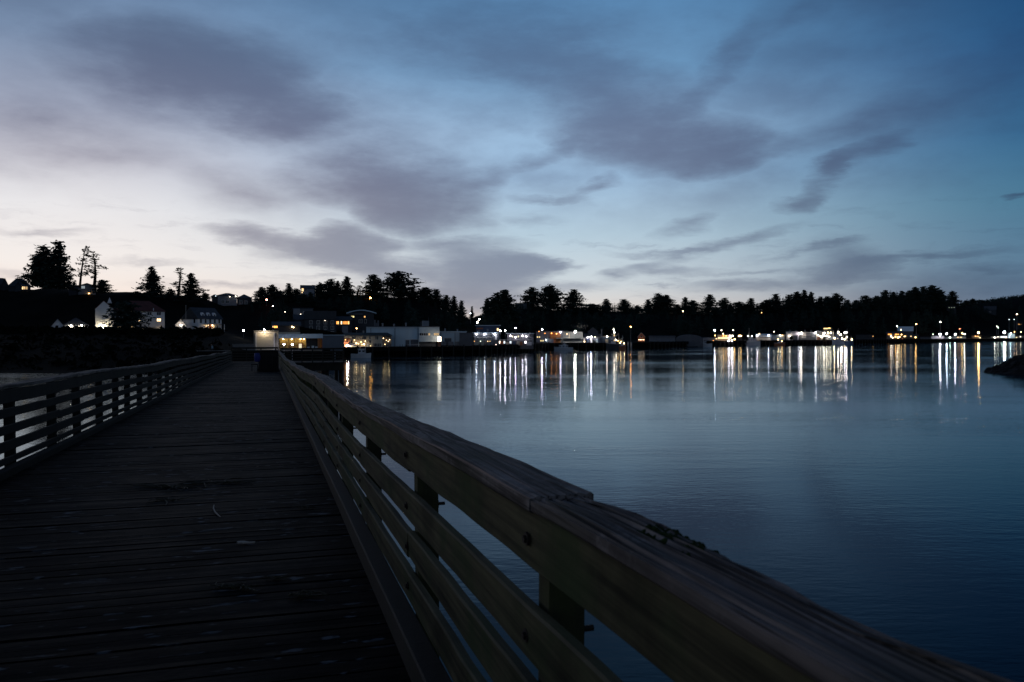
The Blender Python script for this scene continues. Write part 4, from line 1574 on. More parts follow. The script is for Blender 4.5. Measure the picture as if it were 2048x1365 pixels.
# --- houses along the left ridge
RG = 'houses on the ridge'
b = Building('ridge_house', 'dark house with long sloping roof and lit window at far left ridge', 18, 62, 588, 557, 290, 'house', group=RG)
b.gable(M['darkhouse'], M['darkroof'], -b.w / 2, b.w / 2, b.lz(572), b.lz(558.5), 'x', hip=2.5)
b.gable(M['darkhouse'], M['darkroof'], b.lx(30), b.lx(44), b.lz(574), b.lz(565), 'y', -1.2, 3)
b.window(b.lx(47.5), b.lz(575), .9, 1.4, WARM, 2.2)
b.window(b.lx(52), b.lz(575.5), 1.1, 1.2, WARM, .6)
b = Building('ridge_house', 'dark house with pointed gable cut off by the left picture edge', -30, 16, 592, 556, 292, 'house', group=RG)
b.gable(M['darkhouse'], M['darkroof'], -b.w / 2, b.w / 2, b.lz(570), b.lz(556.5), 'x', hip=1.5)
b.gable(M['darkhouse'], M['darkroof'], b.lx(3), b.lx(18), b.lz(572), b.lz(557), 'y', -1.5, 3)
b.window(b.lx(0.5), b.lz(585.5), .8, 1.4, AMBER, 3)
b = Building('ridge_house', 'gabled hilltop house with two pale windows behind the thin pines', 140, 196, 592, 568, 282, 'house', group=RG)
b.gable(M['grey'], M['darkroof'], b.lx(157), b.lx(192), b.lz(573), b.lz(567.5), 'y', 0, 8)
b.gable(M['darkhouse'], M['darkroof'], b.lx(138), b.lx(156.7), b.lz(577), b.lz(571), 'x', .6, 7)
for px in (165, 168.5):
    b.window(b.lx(px), b.lz(575), .5, .9, COOL, .35)
b.lamp(178.5, 587.2, AMBER, 60, r=.16)
b = Building('ridge_house', 'long flat hilltop house with small white lamps left of the red lamp', 424, 504, 616, 587, 296, 'house', group=RG)
b.gable(M['grey'], M['darkroof'], b.lx(436), b.lx(474), b.lz(592), b.lz(587), 'x', hip=3)
b.gable(M['darkhouse'], M['darkroof'], b.lx(474.5), b.lx(503), b.lz(596), b.lz(589), 'x', .8, 8, hip=3)
b.gable(M['darkhouse'], M['darkroof'], b.lx(424), b.lx(435.5), b.lz(594), b.lz(590), 'x', .8, 8, hip=1)
for px, py in ((446, 604), (455, 604), (482, 605), (492, 605)):
    b.window(b.lx(px), b.lz(py), 1.0, 1.1)
b.lamp(459.8, 594, WHITE, 36, r=.13)
b.lamp(471.6, 593, WHITE, 55, r=.15)
b.lamp(432, 593, COOL, 10, r=.15)
b = Building('ridge_house', 'little house on the wooded hilltop with one lit end', 602, 629, 600, 571, 300, 'house', group=RG)
b.gable(M['grey'], M['darkroof'], -b.w / 2, b.w / 2, b.lz(577), b.lz(571), 'x', 0, 6)
b.window(b.lx(605.5), b.lz(580), .7, 1.2, WARM, 1.6)
b.window(b.lx(612), b.lz(580), .7, .9)
b.lamp(604.5, 586, WARM, 12, r=.14)
b = Building('ridge_house', 'pale flat-topped house between the tree clump and three round-headed trees', 1030, 1053, 628, 608, 420, 'house', group=RG)
b.block('wall', M['greydark'])
b.flat_roof(M['darkroof'], th=.4)
b.window(b.lx(1040), b.lz(616), 1.2, 1.2)

# --- apartments and houses behind the pier end
HG = 'houses behind the waterfront'
b = Building('apartment_block', 'dark four storey apartment block with white-framed window columns', 588, 673, 672, 622, 262)
b.block('wall', M['darkhouse'], x0=b.lx(609))
b.gable(M['darkhouse'], M['darkroof'], b.lx(588), b.lx(608.7), b.lz(640), b.lz(630), 'x', 1, 12)
rb = b.gable(M['darkhouse'], M['darkroof'], b.lx(609) + .05, b.w / 2 - .05, b.lz(638), b.lz(629), 'x', .3, b.depth - .3, z0=b.h - .05) if False else None
MB().poly([(b.lx(606), -.4, b.lz(639)), (b.lx(674), -.4, b.lz(639)), (b.lx(672), 4, b.lz(630)), (b.lx(609), 4, b.lz(630)), (b.lx(606), 12, b.lz(639)), (b.lx(674), 12, b.lz(639)), ],
          [(0, 1, 2, 3), (3, 2, 5, 4), (0, 3, 4), (1, 5, 2)]).build('roof', M['darkroof'], b.root)
for px in (622, 636.5, 651, 665):
    for py in (645, 656, 667):
        lit = WARM if (px == 651 and py == 645) else None
        b.window(b.lx(px), b.lz(py), .85, 1.1, None, 1, frame=M['trim'])
for px in (617, 632):
    MB().box(b.lx(px) - .6, b.lx(px) + .6, .8, 2.5, b.lz(637), b.lz(631.5)).build('dormer', M['greydark'], b.root)
b.lamp(650, 641.5, WHITE, 22, r=.11)
b = Building('hill_house', 'pale flat hillside house above the dark apartment block', 586, 626, 640, 618, 276, 'house', group=HG)
b.block('wall', M['greydark'])
b.block('side_wall', M['grey'], x0=b.lx(587), x1=b.lx(600), y0=-.3, y1=-.003)
b.flat_roof(M['darkroof'])
b.window(b.lx(611), b.lz(627), 1.2, 1.0)
b.lamp(601.5, 629, WHITE, 22, r=.13)
b = Building('hill_house', 'unlit low house with amber window behind the cream garage building', 545, 600, 668, 645, 212, 'house', group=HG)
b.gable(M['darkhouse'], M['darkroof'], -b.w / 2, b.w / 2, b.lz(652), b.lz(645), 'x', 0, 7)
for px in (549, 551.5, 554):
    b.window(b.lx(px), b.lz(654.3), .26, .5, ORANGE, 3.5)
b.window(b.lx(538 + 8), b.lz(654), .2, .4, WARM, 1.5)
b.lamp(584, 653.6, WARM, 40, r=.10)
b.lamp(587, 655.2, WARM, 40, r=.10)
b = Building('hill_house', 'house with a row of glowing orange windows above the yellow restaurant', 669, 704, 672, 636, 268, 'house', group=HG)
b.gable(M['darkhouse'], M['darkroof'], -b.w / 2, b.w / 2, b.lz(641), b.lz(634), 'x', 0, 7)
for px, c, s in ((674, ORANGE, 2.0), (676.5, AMBER, 2.0), (683, WARM, 3.5), (688, ORANGE, 1.6), (691, ORANGE, 1.6), (694, ORANGE, 1.6), (697.3, AMBER, 2.4)):
    b.window(b.lx(px), b.lz(646), .38, .95, c, s, bars=False)
b.block('terrace', M['grey'], x0=b.lx(684), x1=b.lx(696), z0=-1, z1=b.lz(652), y0=-1.4, y1=-.003)
lamp_post(713.3, 657.3, 250, AMBER, 60, 'small amber lamp on the hillside stair above the restaurant', r=.16)
b = Building('arched_roof_house', 'big dark house with a pale curved roof edge on the hillside', 694, 752, 668, 622, 275, 'house')
b.block('wall', M['darkhouse'], x0=b.lx(698), x1=b.lx(748))
mb = MB()
n = 14
for i in range(n + 1):
    q = i / n
    x = b.lx(693) + (b.lx(753) - b.lx(693)) * q
    z = b.lz(628) + (b.lz(622) - b.lz(628)) * math.sin(math.pi * q)
    mb.v += [(x, -.7, z), (x, 9, z), (x, 9, z + .35), (x, -.7, z + .35)]
for i in range(n):
    for j in range(4):
        a, c = i * 4 + j, i * 4 + (j + 1) % 4
        mb.f.append((a, c, c + 4, a + 4))
mb.f += [(3, 2, 1, 0), tuple(n * 4 + j for j in range(4))]
mb.build('roof', M['bluegrey'], b.root)
b.block('balcony', M['grey'], x0=b.lx(694), x1=b.lx(726), z0=b.lz(629.2), z1=b.lz(628.2), y0=-.9, y1=-.003)
for px, s in ((704, 1.6), (707, 1.6), (729.5, 1.4)):
    b.window(b.lx(px), b.lz(634), .45, .5, AMBER if px > 720 else (1, .8, .35), s, bars=False)
for px in (720, 722.5, 731):
    b.window(b.lx(px), b.lz(643), .7, 1.2)

# --- cream garage building, the glass-fronted room and the grey shed at the end of the pier
b = Building('garage_building', 'small cream building with floodlit panelled door behind the pier end', 508, 604, 701, 663.5, 165)
b.block('wall', M['shadecream'], x1=b.lx(557))
b.block('annex', M['cream'], x0=b.lx(557) + .01, z1=b.lz(664.5), y0=12, y1=16)
MB().box(b.lx(507.5), b.lx(557.5), -.12, b.depth, b.lz(663.4), b.lz(663.4) + .18).build('roof', M['concrete'], b.root)
dr = MB().box(b.lx(513.5), b.lx(547), -.055, -.003, 0.1, b.lz(667.2)).build('door', M['cream'], b.root)
for i in range(5):
    z = .35 + i * .58
    MB().box(b.lx(514), b.lx(546.5), -.075, -.058, z, z + .52).build('panel', M['cream'], dr)
MB().box(b.lx(511.6), b.lx(513.2), -.16, -.003, 0, b.lz(666.8)).build('jamb', M['white'], b.root)
MB().box(b.lx(547.3), b.lx(549), -.16, -.003, 0, b.lz(666.8)).build('jamb', M['white'], b.root)
MB().box(b.lx(511.6), b.lx(549), -.16, -.003, b.lz(666.6), b.lz(665.8)).build('lintel', M['white'], b.root)
b.lamp(529, 660.0, (1, .80, .55), 330, r=.15, y=-.85)
MB().box(b.lx(529) - .03, b.lx(529) + .03, -.85, -.79, b.lz(663.2), b.lz(660) - .16).build('lamp_arm', M['steel'], b.root)

b = Building('glass_front_hall', 'low flat-roofed hall with glowing yellow open front beside the cream building', 557, 645, 699, 667.5, 168)
zt_ = b.lz(677)
MB().box(b.lx(556), b.lx(646), -.6, 8, zt_, b.lz(668.3)).build('roof', M['bluegrey'], b.root)
MB().box(b.lx(557), b.lx(645), 5.0, 5.2, -.8, zt_ - .003).build('back_wall', M['yellowwall'], b.root)
MB().box(b.lx(557), b.lx(645), -.3, 4.99, -.3, -.02).build('floor', M['concrete'], b.root)
MB().box(b.lx(557), b.lx(558.5), 0, 4.99, 0, zt_ - .003).build('side_wall', M['greydark'], b.root)
MB().box(b.lx(643.5), b.lx(645), 0, 4.99, 0, zt_ - .003).build('side_wall', M['brick'], b.root)
MB().box(b.lx(637), b.lx(639.5), -.2, .05, 0, zt_ - .003).build('pillar', M['brick'], b.root)
MB().box(b.lx(612.5), b.lx(636), 2.0, 2.15, 0, zt_ - .003).build('partition', M['darkhouse'], b.root)
for px in (577, 588.5):
    MB().box(b.lx(px), b.lx(px + 1.2), -.1, .02, 0, zt_ - .003).build('mullion', M['brick'], b.root)
d = MB().box(b.lx(595), b.lx(606), 4.90, 4.997, 0, 1.25)
do = d.build('door', M['brick'], b.root)
MB().box(b.lx(597.4), b.lx(603.6), 4.86, 4.897, .1, 1.1).build('pane', emat((1, .9, .6), .9), do)
for px in (566, 583, 601, 608):
    o = MB().box(b.lx(px) - .1, b.lx(px) + .1, 4.2, 4.5, zt_ - .12, zt_ - .005).build('ceiling_lamp', M['black'], b.root)
    MB().ball((b.lx(px), 4.35, zt_ - .20), .08, 8, 6).build('bulb', emat((1, .70, .28), 70), o)
for px, z, s in ((617, .5, .8), (626, .7, .6), (633, .55, .5)):
    MB().box(b.lx(px) - .25, b.lx(px) + .25, 1.0, 1.5, 0, z).build('crate', M['bluegrey'], b.root)
for px, l in ((568, 'left one of two glowing white globe lamps before the yellow-lit hall'), (584.5, 'right one of two glowing white globe lamps before the yellow-lit hall')):
    lamp_post(px, 689.5, 164, (.93, .86, 1), 60, l, r=.155, group='globe lamps', cat='lamp', name='globe_lamp', pm='trim')
for i, (px, hh) in enumerate(((563, 1.1), (566, .8), (571, .9), (580, .7), (588, .8), (608, .6))):
    mb = MB()
    for j in range(46):
        e = Vector((rnd.gauss(0, .22), rnd.gauss(0, .2), hh * rnd.random()))
        d1, d2 = Vector((rnd.gauss(0, 1), rnd.gauss(0, 1), rnd.gauss(0, 1))) * .09, Vector((rnd.gauss(0, 1), rnd.gauss(0, 1), rnd.gauss(0, 1))) * .06
        mb.poly([e - d1, e + d2, e + d1], [(0, 1, 2)])
    mb.tube([(0, 0, -.5), (0, 0, hh * .8)], [.03, .01], 5)
    o = mb.build('shrub', M['needles2'], loc=(xpx(px, 163.0), 163.0, Z(698, 163)))
    tag(o, ['tall shrub left of the left globe lamp', 'shrub just before the left globe lamp', 'shrub just right of the left globe lamp', 'low shrub left of the right globe lamp', 'shrub right of the right globe lamp', 'low shrub before the lit door of the yellow hall'][i], 'shrub', 'shrubs before the yellow-lit hall')

b = Building('grey_shed', 'plain grey shed standing on piles over the water', 643.5, 688, 701.5, 671.5, 190)
b.block('wall', M['shed'], z0=0)
b.flat_roof(M['bluegrey2'], th=.16)
for i in range(9):
    x = -b.w / 2 + .3 + i * b.w / 9
    MB().box(x, x + .06, -.035, -.003, .1, b.h - .1).build('rib', M['shed'], b.root)
for i in range(6):
    x = -b.w / 2 + .2 + i * (b.w - .4) / 5
    for y in (.3, b.depth - .4):
        MB().tube([(x, y, -4.2), (x, y, -.004)], .13, 8).build('pile', M['steel' if i in (0, 3) and y < 1 else 'pile'], b.root, smooth=True)
w1 = empty('low_wall', (xpx(487, 162), 162, ground(487, 162)), facing(487), 'low pale wall left of the cream garage building', 'wall')
hw = Z(689.5, 162) - ground(487, 162)
MB().box(-2.1, 2.05, 0, .3, -1.5, hw).build('panel', M['concrete'], w1)
MB().box(-2.15, 2.1, -.05, .35, hw + .003, hw + .1).build('coping', M['concrete'], w1)
sw = empty('sea_wall', (xpx(447, 134), 134, 0), facing(447), 'dark low sea wall with pale top edge left of the pier end', 'wall')
MB().box(-4.2, 6.4, 0, .5, -.5, Z(702.5, 134)).build('face', M['wharf'], sw)
MB().box(-4.2, 6.4, -.05, .55, Z(702.5, 134) + .003, Z(701.6, 134) + .003).build('coping', M['concrete'], sw)

# --- yellow restaurant on the wharf
b = Building('restaurant', 'cream clapboard restaurant with dark roof and strings of lights above the moored boat', 687, 784, 699, 666, 214)
xe = b.lx(765)
b.block('wall', M['cream'], x1=xe, z1=b.lz(671.5))
MB().poly([(b.lx(683), -.5, b.lz(671.5)), (b.lx(786), -.5, b.lz(671.5)), (b.lx(776), 4, b.lz(665.8)), (b.lx(688), 4, b.lz(665.8)), (b.lx(683), 9, b.lz(671.5)), (b.lx(786), 9, b.lz(671.5))],
          [(0, 1, 2, 3), (3, 2, 5, 4), (0, 3, 4), (1, 5, 2), (0, 4, 5, 1)]).build('roof', M['greenroof'], b.root)
b.block('side_wing', M['greydark'], x0=xe + .02, x1=b.lx(783), z1=b.lz(672.5), y0=1.0)
for px in (705.5, 708, 710.5, 726, 728.6, 731.2, 740, 752, 755):
    b.window(b.lx(px), b.lz(676), .24, .62 if px < 745 else .95, bars=False)
for px in (748, 751, 754, 757.5, 760.5):
    b.window(b.lx(px), b.lz(690.5), .26, .85, bars=False)
for px in (704, 740):
    b.window(b.lx(px), b.lz(684), .4, .7, bars=False)
b.block('red_panel', M['brick'], x0=b.lx(687.3), x1=b.lx(700), z0=.1, z1=b.lz(677), y0=-.06, y1=-.003)
MB().box(b.lx(734), b.lx(737), -.08, -.003, 0, 1.4).build('door', M['white'], b.root)
mb = MB()
mb.poly([(b.lx(694), -1.6, b.lz(690.5)), (b.lx(713), -1.6, b.lz(692)), (b.lx(713), -.1, b.lz(688)), (b.lx(698), -.1, b.lz(688)), (b.lx(694), -1.6, b.lz(690)), (b.lx(713), -1.6, b.lz(691.5)), (b.lx(713), -.1, b.lz(687.5)), (b.lx(698), -.1, b.lz(687.5))],
        [(3, 2, 1, 0), (4, 5, 6, 7), (0, 1, 5, 4), (1, 2, 6, 5), (2, 3, 7, 6), (3, 0, 4, 7)])
mb.build('awning', M['white'], b.root)
for px, py, c, s, r_ in ((694.5, 692, WHITE, 190, .20), (697.5, 690.8, VIOLET, 60, .13), (713, 686.5, WARM, 28, .12), (728, 689, (1, .8, .5), 40, .12), (730.5, 682.5, WARM, 14, .09), (722, 684.3, WARM, 14, .09),
                       (709, 680.5, WARM, 12, .09), (691, 680, AMBER, 8, .09), (741, 692, WARM, 9, .08), (724, 689.3, AMBER, 14, .09), (717, 688, WARM, 12, .08), (700, 697, WARM, 16, .08), (707, 698, AMBER, 10, .08)):
    b.lamp(px, py, c, s, r=r_, y=-.7)
for px, py in ((767, 677), (773, 681), (777, 683.5), (779.5, 680), (770, 689)):
    b.lamp(px, py, WARM, 14, r=.08, y=.5)
MB().tube([(b.lx(727), 3.8, b.lz(668)), (b.lx(727), 3.8, b.lz(661.5))], [.22, .22], 8).build('chimney', M['steel'], b.root)

# --- grey warehouse and its neighbours
b = Building('grey_warehouse', 'large pale blue-grey warehouse with lit upper office windows', 733, 879, 696, 654.5, 222)
b.block('wall', M['bluegrey'], x1=b.lx(838))
b.block('office_wing', M['bluegrey2'], x0=b.lx(838) + .01, z0=b.lz(684), y0=-.8)
b.block('ground_floor', M['greydark'], x0=b.lx(838) + .01, x1=b.lx(872), z1=b.lz(684) - .003, y0=.8)
b.flat_roof(M['greydark'], th=.18, over=.12)
b.block('office_roof', M['greydark'], x0=b.lx(837.5), x1=b.lx(880), z0=b.h - .02, z1=b.h + .2, y0=-.9, y1=-.14)
for px, lit in ((841, None), (845, None), (849.5, None), (854, None), (858.5, WARM), (869.5, WARM), (873, WARM), (876, WARM)):
    b.window(b.lx(px), b.lz(669), .42, .62, lit, .55 if lit else 1, y=-.8, bars=False)
b.block('rooftop_plant', M['grey'], x0=b.lx(845), x1=b.lx(859), z0=b.h + .19, z1=b.lz(641.5), y0=3, y1=6)
for px, py in ((749.5, 640), (756, 641), (753, 646)):
    MB().tube([(b.lx(px), 3, b.h + .19), (b.lx(px), 3, b.lz(py))], .25, 8).build('vent_pipe', M['greydark'], b.root)
MB().tube([(b.lx(842), 2.5, b.h + .19), (b.lx(842), 2.5, b.lz(643))], .05, 5).build('antenna', M['greydark'], b.root)
MB().tube([(b.lx(858), 3, b.lz(641)), (b.lx(858), 3, b.lz(635))], .05, 5).build('antenna', M['greydark'], b.root)
for i in range(8):
    px = 800 + i * 5
    MB().box(b.lx(px) - .05, b.lx(px) + .05, -1.6, -1.5, 0, .9).build('bollard', M['black'], b.root)
MB().box(b.lx(815), b.lx(840), -1.62, -1.58, .82, .88).build('handrail', M['white'], b.root)
b.fittings([(770, 2.6, 2.4), (815, 1.1, 2.1), (829, 2.2, 2.2)], (742, 790, 836), [(765, .9), (788, .7), (812, 1.0)], x1=b.lx(838))
kb = Building('lit_kiosk', 'brightly glowing white box on a red base at the warehouse corner', 875.5, 882, 690, 672.5, 220, 'kiosk')
kb.block('base', M['brick'], z0=-.5, z1=kb.lz(683.5), y1=.8)
MB().box(-kb.w / 2, kb.w / 2, 0, .8, kb.lz(683.3), kb.lz(674)).build('light_box', emat(WHITE, 9), kb.root)
MB().box(-kb.w / 2 - .06, kb.w / 2 + .06, -.06, .86, kb.lz(673.9), kb.lz(673)).build('cap', M['steel'], kb.root)
b = Building('low_warehouse', 'lower pale blue warehouse between the grey warehouse and the wall lamps', 880, 933, 692, 664, 236)
b.block('wall', M['bluegrey'])
b.flat_roof(M['bluegrey2'], th=.15, over=.1)
b.fittings([(896, 2.0, 2.2), (924, 1.1, 2.0)], (882, 910, 931), [(890, .8), (915, .6)])
for px, ww in ((889, 1.1), (901, 1.6), (914, 1.2)):
    MB().box(b.lx(px) - ww / 2, b.lx(px) + ww / 2, -.9, -.2, 0, 1.2).build('stacked_tote', M['grey'], b.root)
b = Building('dark_storehouse', 'dark storehouse left of the row of floodlit wall lamps', 919, 946, 692, 667, 234)
b.block('wall', M['greydark'])
b.flat_roof(M['greydark'], th=.15, over=.1)
b = Building('navy_building', 'tall navy building behind the floodlit wall lamps', 952, 1000, 672, 652, 262)
b.block('wall', M['navy'])
b.flat_roof(M['bluegrey'], th=.2)
b.window(b.lx(995.5), b.lz(659.5), .5, .8, WARM, 2.5, bars=False)
b.block('sign_panel', M['brick'], x0=b.lx(953), x1=b.lx(966), z0=b.lz(659), z1=b.lz(656), y0=-.1, y1=-.003)

# --- fish plants with floodlit yards
b = Building('fish_plant', 'grey fish plant with three floodlit wall lamps', 947, 998, 691, 667, 246)
b.block('wall', M['greydark'])
b.flat_roof(M['bluegrey'], th=.2)
for px, s in ((953, 260), (969.5, 330), (989, 300)):
    b.lamp(px, 669, (.93, .92, 1), s, r=.16, y=-.55)
b.fittings([(962, 2.0, 2.2), (977, 2.2, 2.4)], (949, 984), [(958, .8), (975, 1.1)])
b.block('door', M['white'], x0=b.lx(990), x1=b.lx(994), z0=b.lz(680), z1=b.lz(669.5), y0=-.07, y1=-.003)
for px, c, s in ((961, GREENW, 14), (949, AMBER, 7), (980, WARM, 7), (992, WHITE, 22), (975.5, WARM, 12)):
    b.lamp(px, 683 if px != 992 else 690, c, s, r=.14, y=-1.0)
for px, hh in ((951, .9), (957, 1.0), (965, 1.2), (978, .8), (984, 1.4)):
    MB().box(b.lx(px) - .45, b.lx(px) + .45, -1.5, -.6, 0, hh).build('fish_tote', M['cream' if px % 2 else 'grey'], b.root)
MB().box(b.lx(973), b.lx(996), -1.9, -1.86, .95, 1.0).build('handrail', M['steel'], b.root)
for px in (954, 983.5):
    MB().box(b.lx(px) - .05, b.lx(px) + .05, -2.0, -1.9, -.1, b.lz(667)).build('yard_pole', M['trim'], b.root)
lamp_post(1000.5, 662, 250, VIOLET, 300, 'left one of two violet-white yard floodlights side by side', zbase=2.5, r=.17, group='yard floodlights')
lamp_post(1010.5, 662, 250, VIOLET, 300, 'right one of two violet-white yard floodlights side by side', zbase=2.5, r=.17, group='yard floodlights')
lamp_post(1031.5, 656.5, 300, (.85, .62, 1), 150, 'violet street lamp high above the floodlit fish plant yards', r=.22)
b = Building('fish_plant', 'dark fish plant with glowing white doorways beside the canopy frame', 1014, 1067, 691, 668, 256)
b.block('wall', M['greydark'])
b.flat_roof(M['bluegrey'], th=.18)
for px, py, s in ((1020.5, 672, 260), (1031, 675, 260), (1045, 672, 300), (1052.5, 673, 260)):
    b.lamp(px, py, VIOLET, s, r=.15, y=-.5)
for px in (1025, 1036.5):
    b.window(b.lx(px), b.lz(673.5), .3, .5, (1, .9, .5), 1.5, bars=False)
MB().box(b.lx(996), b.lx(1064), -1.1, -.9, b.lz(680.5), b.lz(679.8)).build('awning_beam', M['white'], b.root)
for px, z0, z1, c, s in ((1000, 685, 683, WHITE, 4), (1009, 687, 683, COOL, 1.6), (1021, 686, 683, COOL, 1.2), (1051, 687, 683, VIOLET, 4)):
    b.window(b.lx(px), b.lz(685), .55, .75, c, s, y=-.003, bars=False)
for px, m_ in ((1004, 'brick'), (1015, 'cream'), (1028, 'navy'), (1037, 'cream'), (1042, 'brick'), (1056, 'white'), (1060, 'white')):
    MB().box(b.lx(px) - .5, b.lx(px) + .5, -1.9, -1.0, 0, .95 + (px % 3) * .15).build('fish_tote', M[m_], b.root)
cf = empty('canopy_frame', (xpx(1062, 250), 250, 2.5), facing(1062), 'white open canopy frame at the end of the floodlit yard', 'frame')
for x in (-.6, .6):
    for y in (0, 1.4):
        MB().box(x - .05, x + .05, y - .05, y + .05, 0, 2.15).build('post', M['white'], cf)
MB().poly([(-.75, -.2, 2.2), (.75, -.2, 1.9), (.75, 1.6, 1.9), (-.75, 1.6, 2.2), (-.75, -.2, 2.3), (.75, -.2, 2.0), (.75, 1.6, 2.0), (-.75, 1.6, 2.3)],
          [(3, 2, 1, 0), (4, 5, 6, 7), (0, 1, 5, 4), (1, 2, 6, 5), (2, 3, 7, 6), (3, 0, 4, 7)]).build('roof', M['white'], cf)
lamp_post(1084, 659.5, 296, (.95, .78, 1), 330, 'pinkish street lamp at the left end of the orange-lit bay', zbase=2.5, r=.21)
b = Building('orange_front', 'dark plant with one bay glowing orange under sodium light', 1072, 1126, 687, 663.5, 304)
b.block('wall', M['greydark'])
b.block('sodium_glow_bay', M['orange'], x0=b.lx(1100), x1=b.lx(1121), z0=0, z1=b.lz(665), y0=-.12, y1=-.003)  # painted pool of sodium light on the grey wall
b.flat_roof(M['darkroof'], th=.2)
b.lamp(1121, 664.5, (.95, .82, 1), 240, r=.21, y=-.6)
for px, py, s in ((1103, 667, 80), (1113, 668, 90), (1078, 663.5, 30), (1090, 667, 30)):
    b.lamp(px, py, ORANGE, s, r=.13, y=-.9)
b.lamp(1092, 680.5, COOL, 130, r=.17, y=-1.5)
for px, py in ((1075, 674.5), (1079, 674.5), (1082, 682), (1086, 682)):
    b.window(b.lx(px), b.lz(py), .4, .5, (1, .75, .3), 1.4, bars=False)
b.block('lean_to', M['grey'], x0=b.lx(1094), x1=b.lx(1107), z1=b.lz(678), y0=-1.0, y1=-.003)
b.block('pale_band', M['grey'], x0=b.lx(1112), x1=b.lx(1126), z0=b.lz(678), z1=b.lz(676), y0=-1.3, y1=-.003)
b.block('red_cart', M['brick'], x0=b.lx(1107), x1=b.lx(1111), z0=0, z1=b.lz(681), y0=-1.5, y1=-.5)
b = Building('pale_green_plant', 'pale green plant under the strongest star-like floodlight', 1124, 1166, 687, 664, 306)
b.block('wall', M['grey'])
b.flat_roof(M['darkroof'], th=.2)
b.lamp(1134, 668.5, WARM, 40, r=.12)
b.block('door', M['cream'], x0=b.lx(1137.5), x1=b.lx(1139.5), z0=b.lz(677), z1=b.lz(666.5), y0=-.08, y1=-.003)
b.block('canopy', M['grey'], x0=b.lx(1126), x1=b.lx(1160), z0=b.lz(677.5), z1=b.lz(676), y0=-1.8, y1=-.003)
lamp_post(1150.3, 664, 300, (1, .90, .74), 1000, 'strongest star-like white floodlight in the middle of the harbour front', zbase=2.5, r=.30)
b = Building('processing_shed', 'shed with blue-lit stacked tanks right of the strongest floodlight', 1150, 1200, 688, 675.5, 308)
b.block('wall', M['greydark'])
b.flat_roof(M['concrete'], th=.2)
for px, m_ in ((1152, 'bluegrey2'), (1155.5, 'bluegrey2'), (1168.5, 'white'), (1175.5, 'navy'), (1183, 'white'), (1194, 'bluegrey2'), (1198, 'navy')):
    MB().box(b.lx(px) - .35, b.lx(px) + .35, -1.2, -.5, 0, b.lz(677.5)).build('tank', M[m_], b.root)
b.lamp(1175.5, 675, VIOLET, 200, r=.18, y=-1.5)
b.lamp(1182, 674.5, (.92, .86, 1), 700, r=.24, y=-1.5)
b.lamp(1154, 677, COOL, 60, r=.14, y=-1.6)
b.lamp(1169, 683.5, WARM, 70, r=.14, y=-1.8)
b.lamp(1190, 674.5, (1, .95, .6), 50, r=.14, y=-1.4)
b = Building('steep_roof_plant', 'unlit plant with a steep roof behind the two bright dock lamps', 1168, 1203, 688, 656, 330)
b.block('wall', M['greydark'], z1=b.lz(668))
b.gable(M['greydark'], M['greydark'], b.lx(1176), b.lx(1196), b.lz(664), b.lz(656), 'y', .5, 8, z0=b.lz(668) + .003)
b = Building('dock_shed', 'blue shed beside the stern of the lit trawler', 1200, 1222, 687, 674, 312)
b.block('wall', M['navy'])
b.flat_roof(M['concrete'], th=.2)
b.lamp(1214, 673.5, WHITE, 230, r=.18, y=-.7)
b.block('door', M['cream'], x0=b.lx(1211), x1=b.lx(1216.5), z0=0, z1=b.lz(679), y0=-.07, y1=-.003)
mb = MB().tube([(0, 0, -1), (0, 0, Z(659, 315) - 2.5)], [.30, .26], 8)
ch = empty('chimney_stack', (xpx(1203.5, 315), 315, 2.5), 0, 'slim tall chimney stack between the dock lamps and the trawler', 'chimney')
mb.build('stack', M['greydark'], ch)
MB().tube([(0, 0, Z(659, 315) - 2.5), (0, 0, Z(658.2, 315) - 2.5)], .36, 8).build('rim', M['greydark'], ch)

# --- hut, long grey shed and shops
lamp_post(1261.5, 654, 330, ORANGE, 160, 'orange street lamp left of the little red hut', r=.20)
b = Building('red_hut', 'little red gabled hut with a row of lights at its foot', 1276, 1289.5, 683, 667, 335, 'hut')
b.gable(M['brick'], M['trim'], -b.w / 2, b.w / 2, b.lz(674), b.lz(666.5), 'y', 0, 3)
b.window(0, b.lz(674), .7, .6)
for px in (1278, 1281, 1284, 1287.5):
    b.lamp(px, 680, (1, .72, .45), 36, r=.14, y=-.8)
b = Building('long_grey_shed', 'long unlit grey shed on the wharf right of the red hut', 1298, 1406, 689, 669, 350)
b.block('wall', M['shed'], x1=b.lx(1350), z1=b.lz(675))
b.flat_roof(M['greydark'], x1=b.lx(1350), z=b.lz(675), th=.6)
mb = MB()
n = 12
x0, x1 = b.lx(1351), b.lx(1406)
for i in range(n + 1):
    q = i / n
    x = x0 + (x1 - x0) * q
    z = b.lz(677) + (b.lz(669.5) - b.lz(677)) * math.sin(math.pi * q) ** .6
    mb.v += [(x, .5, -1), (x, .5, z), (x, 12, z), (x, 12, -1)]
for i in range(n):
    a = i * 4
    for j in range(4):
        c, d = a + j, a + (j + 1) % 4
        mb.f.append((c, d, d + 4, c + 4))
mb.f += [(0, 1, 2, 3), (n * 4 + 3, n * 4 + 2, n * 4 + 1, n * 4)]
mb.build('wall', M['greydark'], b.root)
lamp_post(1429.5, 661, 400, (.85, .9, 1), 330, 'brightest of the white street lamps above the warm shop bulbs', r=.30)
lamp_post(1443, 661, 410, WHITE, 70, 'small white street lamp right of the brightest one above the shops', r=.20)
lamp_post(1466.5, 660.7, 410, WHITE, 70, 'small white street lamp left of the tall mast', r=.20)
lamp_post(1548, 663.8, 450, WHITE, 60, 'small white street lamp above the blue-grey shed', r=.20)
lamp_post(1446.5, 668, 395, WARM, 60, 'warm lamp directly above the row of shop bulbs', r=.22)
